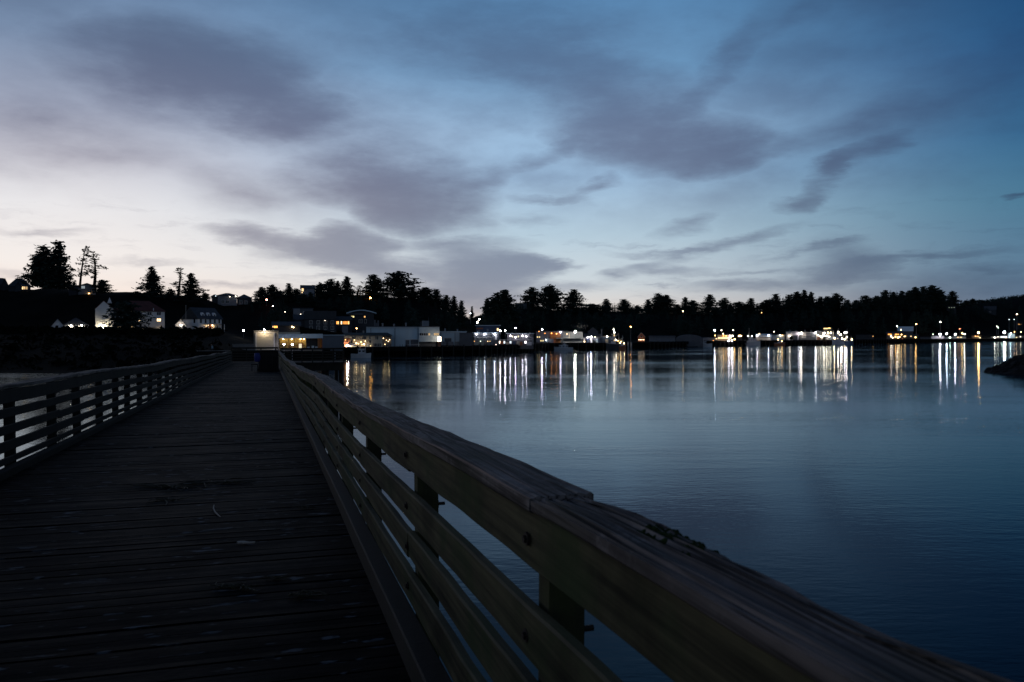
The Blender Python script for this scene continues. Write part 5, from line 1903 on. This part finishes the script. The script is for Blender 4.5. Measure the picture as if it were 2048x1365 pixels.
lamp_post(1430.5, 671.5, 392, AMBER, 50, 'amber lamp at the left end of the shop bulbs', r=.22)
b = Building('harbour_shop', 'low shop hung with a row of warm bulbs', 1405, 1472, 683, 670.5, 390, 'shop')
b.block('wall', M['cream'], x0=b.lx(1435), x1=b.lx(1463))
b.block('side_wing', M['grey'], x0=b.lx(1405), x1=b.lx(1434.8), z1=b.lz(676), y0=.5)
b.flat_roof(M['darkroof'], x0=b.lx(1435), x1=b.lx(1463), th=.4)
for i in range(11):
    b.lamp(1437 + i * 2.45, 676.4, (1, .68, .36), 42, r=.15, y=-1.2)
for px, c, s in ((1447, ORANGE, 50), (1452, ORANGE, 50), (1460, VIOLET, 160), (1464, WHITE, 260), (1466, (1, .85, .7), 120)):
    b.lamp(px, 672.3, c, s, r=.20, y=-.8)
b.lamp(1469, 679, AMBER, 90, r=.3, y=-1.2)
b.lamp(1426.5, 682, ORANGE, 26, r=.2, y=-1)
b.lamp(1432.5, 678, WARM, 26, r=.2, y=-1)
for px, l in ((1457.5, 'left one of two low white dock lamps at the shop waterline'), (1464, 'right one of two low white dock lamps at the shop waterline')):
    lamp_post(px, 682.3, 374, VIOLET, 230, l, zbase=1.0, r=.24, group='low dock lamps')
lamp_post(1478, 672.2, 395, WARM, 110, 'left one of a close pair of warm lamps near the tall mast', zbase=2.5, r=.24, group='close pair of warm lamps')
lamp_post(1482, 672.2, 395, AMBER, 110, 'right one of a close pair of warm lamps near the tall mast', zbase=2.5, r=.24, group='close pair of warm lamps')
b = Building('pale_boathouse', 'pale low boathouse with white corner lamp right of the moored white boat', 1512, 1542, 683, 671.5, 405)
b.block('wall', M['cream'])
b.gable(M['bluegrey2'], M['bluegrey'], -b.w / 2, b.w / 2, b.lz(674), b.lz(669), 'x', 0, 8, z0=b.h)
b.lamp(1514.5, 671.5, VIOLET, 210, r=.26, y=-.8)
b.lamp(1518.8, 668.3, WARM, 60, r=.2, y=-.3)
b.lamp(1537, 671.3, (.9, .88, 1), 200, r=.26, y=-1)
b = Building('blue_grey_shed', 'blue-grey shed with pale door between the boathouse and the white box building', 1539, 1569, 683, 672, 412)
b.block('wall', M['bluegrey2'])
b.flat_roof(M['bluegrey'], th=.4)
b.block('door', M['white'], x0=b.lx(1545), x1=b.lx(1548), z0=0, z1=b.lz(675), y0=-.07, y1=-.003)
b.lamp(1560.5, 671.3, WHITE, 130, r=.22, y=-.8)
b.lamp(1564.8, 671.3, AMBER, 60, r=.2, y=-.8)
b = Building('white_box_building', 'white box building with a lamp at its right upper corner', 1572, 1598, 681, 664.5, 436)
b.block('wall', M['white'])
b.flat_roof(M['trim'], th=.3, over=.1)
b.fittings([(1590, 2.4, 2.6)], (1574, 1596), [(1580, 1.0), (1592, .8)])
b.lamp(1579.5, 672.5, WHITE, 160, r=.24, y=-.8)
b.lamp(1598.5, 668, VIOLET, 260, r=.26, y=-.8)
MB().ball((b.lx(1583), -1.4, b.lz(676)), 1.1, 8, 6).build('net_bundle', M['seaweed'], b.root)
b = Building('dark_cold_store', 'dark cold store between two bright wall lamps', 1600, 1632, 681, 665, 440)
b.block('wall', M['greydark'])
b.flat_roof(M['darkroof'], th=.3)
b.fittings([(1618, 3.0, 2.8), (1626, 1.2, 2.1)], (1602, 1630), [(1610, 1.2), (1622, 1.0)])
b.lamp(1602.5, 666.5, WHITE, 520, r=.32, y=-.9)
b.lamp(1631, 666, (1, .92, .86), 520, r=.32, y=-.9)
for py in (669, 672.5, 676):
    MB().box(b.lx(1604), b.lx(1612), -.1, -.003, b.lz(py), b.lz(py) + .25).build('louvre', M['white'], b.root)
b = Building('open_fish_plant', 'dazzling open-fronted fish plant packed with white floodlights', 1632, 1668, 681, 664, 438)
b.block('back_wall', M['grey'], y0=5)
MB().box(-b.w / 2, b.w / 2, -1, 5.2, b.h + .01, b.h + .5).build('roof', M['greydark'], b.root)
for px in (1633, 1645, 1657, 1667):
    MB().box(b.lx(px) - .15, b.lx(px) + .15, -.2, .1, 0, b.h).build('post', M['white'], b.root)
for px, py, s in ((1636, 671, 60), (1641, 673, 90), (1647, 671.5, 170), (1649, 666.5, 170), (1653, 672, 140), (1659, 674, 60), (1644, 676, 40)):
    b.lamp(px, py, WHITE, s, r=.30, y=-.5)
for px, m_ in ((1635, 'brick'), (1638.5, 'brick'), (1644, 'cream'), (1648, 'seaweed'), (1654, 'white'), (1661, 'bluegrey2'), (1664, 'bluegrey2')):
    MB().box(b.lx(px) - .45, b.lx(px) + .45, -.9, -.3, 0, 1.3 + (px % 3) * .3).build('fish_tote', M[m_], b.root)
for py, x0, x1 in ((658, 1647.5, 1656), (657.3, 1656.5, 1661), (663.3, 1649, 1656)):
    MB().box(b.lx(x0), b.lx(x1), 2, 2.3, b.lz(py), b.lz(py) + .3).build('tube_lamp', emat((1, .62, .2), 5), b.root)
b.block('upper_deck', M['greydark'], x0=b.lx(1646), x1=b.lx(1664), z0=b.h + .52, z1=b.lz(655.5), y0=2.6, y1=6)
for px in (1656, 1661.5):
    b.lamp(px, 666, (1, .8, .5), 160, r=.26, y=-1.0)

# --- right-hand shore
b = Building('lit_waterfront_house', 'waterfront house with a row of orange-lit windows and warm lamps', 1773, 1808, 683.5, 666, 505, 'house')
b.block('wall', M['darkhouse'], z1=b.lz(668))
b.gable(M['darkhouse'], M['darkroof'], -b.w / 2, b.w / 2, b.lz(667.5), b.lz(664.5), 'x', z0=b.lz(668) + .003)
for px in (1777, 1779.5, 1782, 1791, 1793.5, 1796.5):
    b.window(b.lx(px), b.lz(669.2), .6, .7, ORANGE, 2.6, bars=False)
for px, py, c, s in ((1782, 673, WHITE, 150), (1785.5, 676, (1, .75, .6), 70), (1791, 674, AMBER, 90), (1796, 675.5, WARM, 160), (1799, 674.5, WARM, 80), (1803, 669.5, AMBER, 90), (1779, 680, RED, 40), (1805, 679, RED, 40)):
    b.lamp(px, py, c, s, r=.26, y=-.9)
b = Building('shore_house', 'low dark house right of the orange-lit waterfront house', 1808, 1836, 683, 670, 520, 'house')
b.gable(M['darkhouse'], M['darkroof'], -b.w / 2, b.w / 2, b.lz(675), b.lz(670), 'x')
for px, py, c, s in ((1808.5, 673.5, WARM, 60), (1811, 673, AMBER, 40), (1822, 673, WARM, 20), (1831, 675, AMBER, 190)):
    b.lamp(px, py, c, s, r=.24, y=-.9)
b = Building('shore_house', 'pale roofed house on the slope under the small white hillside lamp', 1796, 1826, 668, 654, 580, 'house')
b.gable(M['darkhouse'], M['bluegrey'], -b.w / 2, b.w / 2, b.lz(662), b.lz(654), 'x')
b = Building('shore_house', 'dim flat house among trees below the lone spruce', 1893, 1912, 628, 613, 740, 'house')
b.block('wall', M['darkhouse'])
b.flat_roof(M['darkroof'])
for px in (1898, 1903, 1908):
    b.window(b.lx(px), b.lz(615.5), .7, .6, GREENW, .35, bars=False)
for i, (px, py, c, s, rr, l) in enumerate([
    (1794, 652.8, WHITE, 210, .30, 'white hillside lamp above the orange-lit waterfront house'),
    (1802, 660, WARM, 70, .26, 'small warm lamp just above the orange-lit waterfront house'),
    (1832.5, 648.8, AMBER, 130, .34, 'amber lamp on the slope right of the pale roofed house'),
    (1880.5, 644.8, (1, .85, .7), 150, .34, 'lone hillside lamp high above the row of white shore lamps'),
    (1919.5, 658, RED, 50, .26, 'small reddish lamp above the row of white shore lamps'),
    (2033.5, 629, (1, .6, .35), 110, .36, 'highest amber lamp on the far right hillside'),
    (1993.5, 653.2, WHITE, 60, .26, 'upper one of two small lamps left of the brightest right shore lamp'),
    (1996.5, 655.7, GREENW, 60, .26, 'lower one of two small lamps left of the brightest right shore lamp'),
    (2029, 664.2, AMBER, 60, .26, 'small amber lamp right of the brightest right shore lamp'),
    (2042, 664.2, (1, .85, .4), 50, .26, 'small yellow lamp at the right picture edge'),
    (2018, 639.5, COOL, 16, .26, 'faint cool lamp on the far right slope, left of its twin'),
    (2028, 639.5, COOL, 16, .26, 'faint cool lamp on the far right slope, right of its twin'),
]):
    Y = ground_profile(px)[0] + (60 if py > 655 else 110)
    lamp_post(px, py, Y, c, s, l, r=rr, group='lamps on the far right slope')
for px, py, c, s, rr, l in [
    (1880, 669, (1, .88, .92), 900, .44, 'bright pinkish-white lamp, first of the row along the right shore'),
    (1893.5, 668, (.9, .95, 1), 420, .36, 'white lamp, second of the row along the right shore'),
    (1910.5, 669.2, (.95, .92, 1), 700, .40, 'bright white lamp, third of the row along the right shore'),
    (1924.5, 667.2, AMBER, 160, .30, 'small amber lamp, fourth of the row along the right shore'),
    (1929, 668.5, WHITE, 300, .34, 'white lamp touching the small amber one on the right shore'),
    (1957, 666, (1, .50, .15), 900, .44, 'bright orange lamp standing alone on the right shore'),
    (2009, 665, (.96, 1, .98), 1800, .60, 'brightest lamp of the right shore, close to the rocks'),
    (2021.5, 667, (.9, 1, .95), 120, .30, 'pale lamp directly right of the brightest right shore lamp'),
]:
    lamp_post(px, py, ground_profile(px)[0] + 22, c, s, l, zbase=2.2, r=rr, group='bright lamps along the right shore')
SG = 'low sheds along the right shore'
for px0, px1, yt, m_, l, lamps in [
    (1862, 1888, 673, 'grey', 'low grey shed under the first bright lamp of the right shore', [(1866, 669, GREENW, 30), (1880, 674, WHITE, 30)]),
    (1888, 1903, 675, 'greydark', 'low shed with amber doorway lights between the first shore lamps', [(1889, 678.5, AMBER, 120), (1895.5, 678.5, WARM, 110), (1900, 675.5, GREENW, 150)]),
    (1904, 1932, 673.5, 'grey', 'long low shed under the third bright lamp of the right shore', [(1916, 675, WARM, 24), (1922, 675, WARM, 24)]),
    (1944, 1962, 672.5, 'greydark', 'low shed under the lone bright orange lamp', [(1951, 673, AMBER, 40), (1956, 673, AMBER, 30), (1960, 676, WHITE, 26)]),
    (1982, 2000, 674, 'grey', 'low shed with a bright white lamp left of the brightest shore lamp', [(1989.5, 675.5, WHITE, 260), (1996, 674, WHITE, 40)]),
    (2000, 2016, 672.5, 'greydark', 'pale shed under the brightest lamp of the right shore', [(2003, 674.5, GREENW, 60), (2012, 675, WARM, 160), (2007, 675, GREENW, 60)]),
    (2016, 2030, 668, 'bluegrey2', 'taller pale shed just right of the brightest shore lamp', [(2021, 671, COOL, 30), (2019, 675, COOL, 30)]),
    (2030, 2056, 672, 'greydark', 'dark shed at the right picture edge above the rocks', [(2033, 675.5, WARM, 30), (2041, 674, WHITE, 30)]),
    (1840, 1861, 675, 'greydark', 'dark low shed left of the first bright lamp of the right shore', []),
    (1712, 1748, 671, 'darkhouse', 'wide unlit shed between the gantry boat and the orange-lit house', [(1758 - 12, 673, AMBER, 7)]),
]:
    Y = ground_profile((px0 + px1) / 2)[0] + 28
    b = Building('shore_shed', l, px0, px1, 681, yt, Y, 'shed', group=SG)
    b.block('wall', M[m_], z0=-2)
    b.flat_roof(M['darkroof'], th=.3)
    for px, py, c, s in lamps:
        b.lamp(px, py, c, s, r=.26, y=-.9)
b = Building('far_house', 'far hillside house with one long amber window at the right edge', 2030, 2046, 660, 644, 780, 'house')
b.block('wall', M['darkhouse'])
b.flat_roof(M['darkroof'])
b.window(b.lx(2039), b.lz(649), 2.6, .5, AMBER, 1.6, bars=False)
b = Building('far_house', 'faint gabled house on the far right slope', 1968, 1992, 634, 612, 860, 'house')
b.gable(M['darkhouse'], M['darkroof'], -b.w / 2, b.w / 2, b.lz(620), b.lz(613), 'x')
b.window(0, b.lz(624), 1.4, 1.2)

# --- hillside street lamps
for px, py, Y, c, s, rr, l in [
    (533.5, 600, 292, (1, .25, .18), 75, .26, 'red hillside lamp beneath the two skyline conifers'),
    (546, 613, 285, WHITE, 60, .18, 'white hillside lamp below the red one'),
    (570.5, 624.3, 275, WHITE, 50, .17, 'white hillside lamp above the cream garage building'),
    (741, 596.5, 325, (1, .38, .06), 190, .30, 'orange hillside lamp below the dense conifer'),
    (941, 627, 330, COOL, 30, .18, 'small white lamp beside the tiny spruce in the gap'),
    (954.5, 645, 305, (1, .85, .7), 110, .26, 'lower lamp on the road up through the gap in the trees'),
    (958.5, 639, 318, (1, .9, .8), 90, .26, 'upper lamp on the road up through the gap in the trees'),
    (1366, 623, 500, WARM, 60, .30, 'warm lamp among the trees above the long grey shed'),
    (1523, 626, 570, AMBER, 26, .30, 'faint amber lamp among trees above the boathouse'),
    (411.3, 674, 184, (1, .85, .9), 60, .14, 'small pinkish path lamp below the dormered white house'),
    (452, 684, 172, (1, .98, .85), 45, .11, 'small white path lamp left of the low pale wall'),
    (487, 661.5, 204, (1, .95, .85), 110, .17, 'bright road lamp left of the cream garage building'),
    (4, 652.5, 222, WARM, 40, .11, 'small warm lamp on the bank at the left picture edge'),
]:
    lamp_post(px, py, Y, c, s, l, r=rr, group='lamps scattered over the hillside')


# ------------------------------------------------------------------ wharves
def wharf(pxs, label, inset=1.0):
    pts = [(xpx(p, ground_profile(p)[0] - inset), ground_profile(p)[0] - inset) for p in pxs]
    root = empty('wharf', (pts[0][0], pts[0][1], 0), 0, label, 'wharf', 'timber wharves of the harbour front')
    o = Vector((pts[0][0], pts[0][1]))
    top = 2.45
    dk, fc = MB(), MB()
    for (a, b) in zip(pts, pts[1:]):
        A, B = Vector(a) - o, Vector(b) - o
        d = (B - A).normalized()
        nrm = Vector((-d.y, d.x))
        if nrm.y < 0:
            nrm = -nrm
        P = [A, B, B + nrm * 5, A + nrm * 5]
        dk.poly([(p.x, p.y, top - .25) for p in P] + [(p.x, p.y, top) for p in P], [(3, 2, 1, 0), (4, 5, 6, 7), (0, 1, 5, 4), (1, 2, 6, 5), (2, 3, 7, 6), (3, 0, 4, 7)])
        P = [A + nrm * .05, B + nrm * .05, B + nrm * .3, A + nrm * .3]
        fc.poly([(p.x, p.y, top - 1.1) for p in P] + [(p.x, p.y, top - .26) for p in P], [(3, 2, 1, 0), (4, 5, 6, 7), (0, 1, 5, 4), (1, 2, 6, 5), (2, 3, 7, 6), (3, 0, 4, 7)])
        n = max(1, int((B - A).length / 3.2))
        for i in range(n):
            c = A.lerp(B, (i + .5) / n) + nrm * .02
            MB().tube([(c.x, c.y, -2), (c.x, c.y, top + rnd.uniform(.05, .5))], .19, 7).build('pile', M['pile'], root, smooth=True)
    dk.build('deck', M['wharf'], root)
    fc.build('fascia', M['wharf'], root)
    return root


wharf([700, 760, 830, 895], 'dark timber wharf under the restaurant and the grey warehouse')
wharf([896, 938, 965, 1000, 1066], 'dark timber wharf under the floodlit fish plants')
wharf([1067, 1100, 1180, 1250], 'dark timber wharf under the orange-lit bay and dock sheds')
wharf([1296, 1350, 1410], 'dark timber wharf under the long unlit grey shed')
wharf([1418, 1480, 1550], 'dark timber wharf under the warm-lit shop and boathouse')
wharf([1562, 1610, 1650, 1682], 'dark timber wharf under the dazzling fish plant')
wharf([1686, 1750, 1840], 'low dark wharf along the unlit shore right of the fish plant')
for px, ytop, Y, l in ((1256.5, 684, 296, 'left one of two tall mooring piles left of the red hut'), (1262.5, 685, 297, 'right one of two tall mooring piles left of the red hut')):
    o = MB().tube([(0, 0, -2), (0, 0, Z(ytop, Y))], .28, 9).build('mooring_pile', M['steel'], None, smooth=True, loc=(xpx(px, Y), Y, 0))
    tag(o, l, 'pile', 'mooring piles')


# ------------------------------------------------------------------ boats
def boat(name, label, px0, px1, ywater, Y, hull, flip=False, house=(.15, .5, 2.0), house2=None, mast=None, lamps=(), gantry=False, booms=False, lit=None, freeb=1.0, cat='boat', zw=0.0):
    L = (px1 - px0) / F_PX * Y
    pxc = (px0 + px1) / 2
    root = empty(name, (xpx(pxc, Y), Y, zw), facing(pxc), label, cat)
    s = -1 if flip else 1
    bw = max(.9, L * .15)
    mb = MB()
    n = 14
    for i in range(n + 1):
        q = i / n
        x = s * (q - .5) * L
        w = bw * (1 - max(0, (q - .5) / .5) ** 2.4) * (.85 + .15 * min(1, q * 4))
        sh = freeb * (1 + .55 * max(0, q - .35) ** 1.5 + .08 * (1 - q))
        w = max(w, .03)
        mb.v += [(x, -w, sh), (x - s * .05 * L * max(0, q - .7), -w * .75, -.5), (x - s * .05 * L * max(0, q - .7), w * .75, -.5), (x, w, sh)]
    for i in range(n):
        a = i * 4
        for j in range(3):
            f = (a + j, a + j + 1, a + j + 5, a + j + 4)
            mb.f.append(f if s > 0 else f[::-1])
        mb.f.append((a + 3, a, a + 4, a + 7) if s > 0 else (a + 7, a + 4, a, a + 3))
    mb.f += [(0, 3, 2, 1) if s > 0 else (1, 2, 3, 0), (n * 4, n * 4 + 1, n * 4 + 2, n * 4 + 3)]
    mb.build('hull', hull, root)
    gun = MB()
    for i in range(n):
        a, b_ = mb.v[i * 4], mb.v[(i + 1) * 4]
        gun.poly([(a[0], a[1] - .03, a[2] + .003), (b_[0], b_[1] - .03, b_[2] + .003), (b_[0], b_[1] + .06, b_[2] + .003), (a[0], a[1] + .06, a[2] + .003),
                  (a[0], a[1] - .03, a[2] + .13), (b_[0], b_[1] - .03, b_[2] + .13), (b_[0], b_[1] + .06, b_[2] + .13), (a[0], a[1] + .06, a[2] + .13)],
                 [(4, 5, 6, 7), (0, 1, 5, 4), (2, 3, 7, 6)])
    gun.build('gunwale', M['hullwhite'], root)

    def cabin(q0, q1, h0, h1, wd, nm='cabin'):
        x0, x1 = sorted((s * (q0 - .5) * L, s * (q1 - .5) * L))
        o = MB()
        t = (x1 - x0) * .08
        o.poly([(x0, -wd, h0), (x1, -wd, h0), (x1, wd, h0), (x0, wd, h0), (x0 + t, -wd * .9, h1), (x1 - t, -wd * .9, h1), (x1 - t, wd * .9, h1), (x0 + t, wd * .9, h1)],
               [(3, 2, 1, 0), (4, 5, 6, 7), (0, 1, 5, 4), (1, 2, 6, 5), (2, 3, 7, 6), (3, 0, 4, 7)])
        c = o.build(nm, M['hullwhite'], root)
        MB().box(x0 - .08, x1 + .08, -wd, wd, h1 + .003, h1 + .09).build('cabin_roof', M['hullwhite'], c)
        k = max(2, int((x1 - x0) / .9))
        for i in range(k):
            xc = x0 + (x1 - x0) * (i + .5) / k
            zc = h0 + (h1 - h0) * .66
            MB().box(xc - .25, xc + .25, -wd * .95 - .03, -wd * .95 + .06, zc - .2, zc + .2).build('window', emat(lit, 1.5) if lit and i % 2 else M['glassdark'], c)
        return c
    cabin(house[0], house[1], freeb * .9, house[2], bw * .7)
    if house2:
        cabin(house2[0], house2[1], house[2] + .1, house2[2], bw * .55, 'wheelhouse')
    if mast:
        for q, h in mast:
            MB().tube([(s * (q - .5) * L, 0, freeb), (s * (q - .5) * L, 0, h)], [.09, .05], 6).build('mast', M['trim'], root)
            if booms:
                MB().tube([(s * (q - .5) * L, 0, freeb + 1.5), (s * (q - .5) * L - s * L * .28, 0, h * .75)], [.07, .05], 5).build('boom', M['trim'], root)
                MB().tube([(s * (q - .5) * L, 0, h * .98), (s * .49 * L, 0, freeb * 1.4)], [.02, .02], 4).build('stay', M['steel'], root)
    if gantry:
        x = -s * .38 * L
        g = MB()
        for y in (-bw * .7, bw * .7):
            g.tube([(x, y, freeb), (x + .2, y, gantry)], [.1, .08], 6)
        g.tube([(x + .2, -bw * .7, gantry), (x + .2, bw * .7, gantry)], [.08, .08], 6)
        g.build('gantry', M['trim'], root)
    for q, h, col, st, rr in lamps:
        x = s * (q - .5) * L
        o = MB().box(x - .06, x + .06, -.06, .06, h + rr + .003, h + rr + .1).build('deck_lamp', M['steel'], root)
        MB().ball((x, -.1, h), rr, 8, 6).build('bulb', emat(col, st), o)
    return root


boat('fishing_boat', 'small pale fishing boat moored below the restaurant lights', 702, 742, 716, 195, M['hullwhite'], False, (.35, .7, 2.1), None, [(.45, 3.6), (.72, 2.9)], freeb=.85)
boat('cabin_cruiser', 'white cabin cruiser lying unlit before the orange-lit bay', 1108, 1146, 700, 286, M['hullwhite'], True, (.25, .75, 1.7), (.35, .55, 2.5), [(.5, 3.6)], freeb=.8)
boat('trawler', 'floodlit white trawler with tall mast at the wharf end', 1212, 1246, 695, 296, M['hulldark'], True, (.42, .72, 4.2), (.46, .66, 5.6), [(.55, 8.2), (.25, 6.0)], [(.5, 6.3, WHITE, 100, .16), (.62, 5.0, COOL, 90, .16), (.4, 3.6, WHITE, 60, .14), (.3, 3.2, AMBER, 24, .12), (.16, 2.4, WARM, 40, .13), (.55, 7.4, WHITE, 60, .13)], booms=True, lit=WARM, freeb=1.9)
boat('fishing_boat', 'darker fishing boat with amber deck lights beside the floodlit trawler', 1238, 1252, 694, 291, M['brick'], False, (.3, .7, 3.2), None, [(.5, 5.2)], [(.3, 3.0, AMBER, 30, .13), (.75, 2.3, WARM, 46, .13), (.5, 1.9, WARM, 30, .12)], booms=True, freeb=1.3)
boat('work_boat', 'dim grey work boat moored left of the warm-lit shop', 1396, 1424, 691, 352, M['hullwhite'], False, (.25, .6, 2.4), None, [(.4, 3.6)], freeb=1.1)
boat('sailing_boat', 'moored white boat with a tall mast right of the warm bulbs', 1490, 1520, 688, 389, M['hullwhite'], True, (.2, .8, 3.3), (.45, .75, 4.2), [(.72, 8.6)], [(.8, 4.6, WHITE, 80, .18), (.55, 4.6, (1, .85, .8), 50, .16)], freeb=1.9)
boat('fishing_boat', 'small boat with warm deck lamps below the blue-grey shed', 1549, 1570, 690, 398, M['brick'], False, (.3, .6, 2.4), None, [(.45, 4.2)], [(.35, 2.9, WARM, 50, .16), (.7, 2.0, AMBER, 46, .16)], freeb=1.0)
boat('trawler', 'dazzling white trawler with stacked wheelhouse right of the fish plant', 1665, 1688, 689, 424, M['hullwhite'], True, (.3, .8, 4.0), (.4, .75, 6.0), [(.5, 8.6)], [(.3, 5.2, WHITE, 110, .26), (.5, 6.6, WHITE, 110, .28), (.66, 4.7, WHITE, 90, .26), (.8, 3.4, WARM, 100, .26), (.45, 2.9, WHITE, 80, .26), (.2, 3.2, (1, .7, .5), 120, .22)], lit=WHITE, freeb=1.9)
boat('trawler', 'dark hulled trawler with lit gantry and rigging at the right end of the lights', 1683, 1706, 688, 426, M['hullblue'], False, (.3, .55, 3.6), None, [(.48, 8.4), (.82, 4.6)], [(.3, 6.4, VIOLET, 110, .24), (.42, 6.4, VIOLET, 90, .24), (.48, 4.0, (1, .85, .6), 90, .18), (.5, 2.8, WARM, 200, .22), (.3, 2.7, WARM, 120, .2), (.86, 2.7, WARM, 90, .2)], gantry=5.0, booms=True, freeb=1.7)

# ------------------------------------------------------------------ steam over the plant
m_, T = new_mat('steam')
tc = T.n('ShaderNodeTexCoord')
nz = T.noise(tc.outputs['Object'], .55, 4, .6)
sp = T.n('ShaderNodeTexGradient', gradient_type='SPHERICAL')
T.put(sp.inputs[0], T.mapping(tc.outputs['Object'], scale=(1 / 3.6, 1 / 2.2, 1 / 2.4)))
vo = T.n('ShaderNodeVolumePrincipled')
vo.inputs['Color'].default_value = (.8, .8, .8, 1)
T.put(vo.inputs['Density'], T.math('MULTIPLY', T.math('MULTIPLY', T.step(nz, .40, .70), sp.outputs[1]), .16))
out = T.n('ShaderNodeOutputMaterial')
T.put(out.inputs[1], vo.outputs[0])
o = MB().ball((0, 0, 0), 3.6, 14, 10).build('steam_plume', m_)
o.location = (xpx(1160, 304), 304, Z(653, 304))
o.scale = (1, .62, .68)
tag(o, 'thin plume of steam drifting above the strongest floodlight', 'steam', kind='stuff')

# ------------------------------------------------------------------ the walker on the shore path
pv = [(0, 0, .92), (.02, 0, 1.12), (.06, 0, 1.33), (.09, 0, 1.44), (.12, 0, 1.50), (.15, 0, 1.60), (.16, 0, 1.68),
      (.03, .10, .86), (.12, .11, .48), (.02, .11, .08), (.14, .11, .03),
      (-.03, -.10, .86), (-.02, -.11, .47), (-.22, -.11, .12), (-.12, -.11, .03),
      (.06, .19, 1.38), (.04, .25, 1.12), (.20, .22, .94), (.06, -.19, 1.38), (-.06, -.24, 1.13), (.02, -.22, .90)]
pe = [(0, 1), (1, 2), (2, 3), (3, 4), (4, 5), (5, 6), (0, 7), (7, 8), (8, 9), (9, 10), (0, 11), (11, 12), (12, 13), (13, 14), (2, 15), (15, 16), (16, 17), (2, 18), (18, 19), (19, 20)]
rad = [.14, .14, .16, .08, .06, .10, .075, .095, .07, .05, .045, .095, .07, .05, .045, .065, .05, .04, .065, .05, .04]


def figure(name, label, loc, rz, verts, edges, radii, mat, coat=None):
    me = bpy.data.meshes.new('body')
    me.from_pydata(verts, edges, [])
    o = bpy.data.objects.new('body', me)
    COL.objects.link(o)
    sk = o.modifiers.new('skin', 'SKIN')
    for v, rr in zip(me.skin_vertices[0].data, radii):
        v.radius = (rr, rr)
    me.skin_vertices[0].data[0].use_root = True
    sb = o.modifiers.new('sub', 'SUBSURF')
    sb.levels = sb.render_levels = 2
    root = empty(name, loc, rz, label, 'person')
    o.parent = root
    me.materials.append(mat)
    return root, o


M['trousers'] = pmat('dark_trousers', (.02, .022, .03), .9, .2, 6)
M['skin'] = pmat('skin', (.32, .20, .15), .6, .1, 6)
M['hair'] = pmat('hair', (.02, .015, .012), .7, .2, 20)
Yp = 137.0
per, body = figure('person', 'person in pale blue jacket stooping on the shore path beyond the railing', (xpx(425, Yp), Yp, ground(425, Yp)), R(-150), pv, pe, rad, M['trousers'])
jv = [(0, 0, .84), (.02, 0, 1.12), (.06, 0, 1.36), (.08, 0, 1.46), (.06, .20, 1.38), (.04, .255, 1.12), (.17, .225, .98), (.06, -.20, 1.38), (-.06, -.245, 1.13), (.0, -.225, .95)]
je = [(0, 1), (1, 2), (2, 3), (2, 4), (4, 5), (5, 6), (2, 7), (7, 8), (8, 9)]
jr = [.17, .17, .19, .10, .085, .072, .058, .085, .072, .058]
me = bpy.data.meshes.new('jacket')
me.from_pydata(jv, je, [])
jo = bpy.data.objects.new('jacket', me)
COL.objects.link(jo)
jo.modifiers.new('skin', 'SKIN')
for v, rr in zip(me.skin_vertices[0].data, jr):
    v.radius = (rr, rr)
me.skin_vertices[0].data[0].use_root = True
sb = jo.modifiers.new('sub', 'SUBSURF')
sb.levels = sb.render_levels = 2
me.materials.append(M['jacket'])
jo.parent = per
hd = MB().ball((.155, 0, 1.62), .105, 12, 10, 1.2)
hd.ball((.262, 0, 1.60), .018, 6, 5)
hd.build('head', M['skin'], per, smooth=True)
MB().ball((.14, 0, 1.665), .108, 12, 8, .95).build('hair', M['hair'], per, smooth=True)
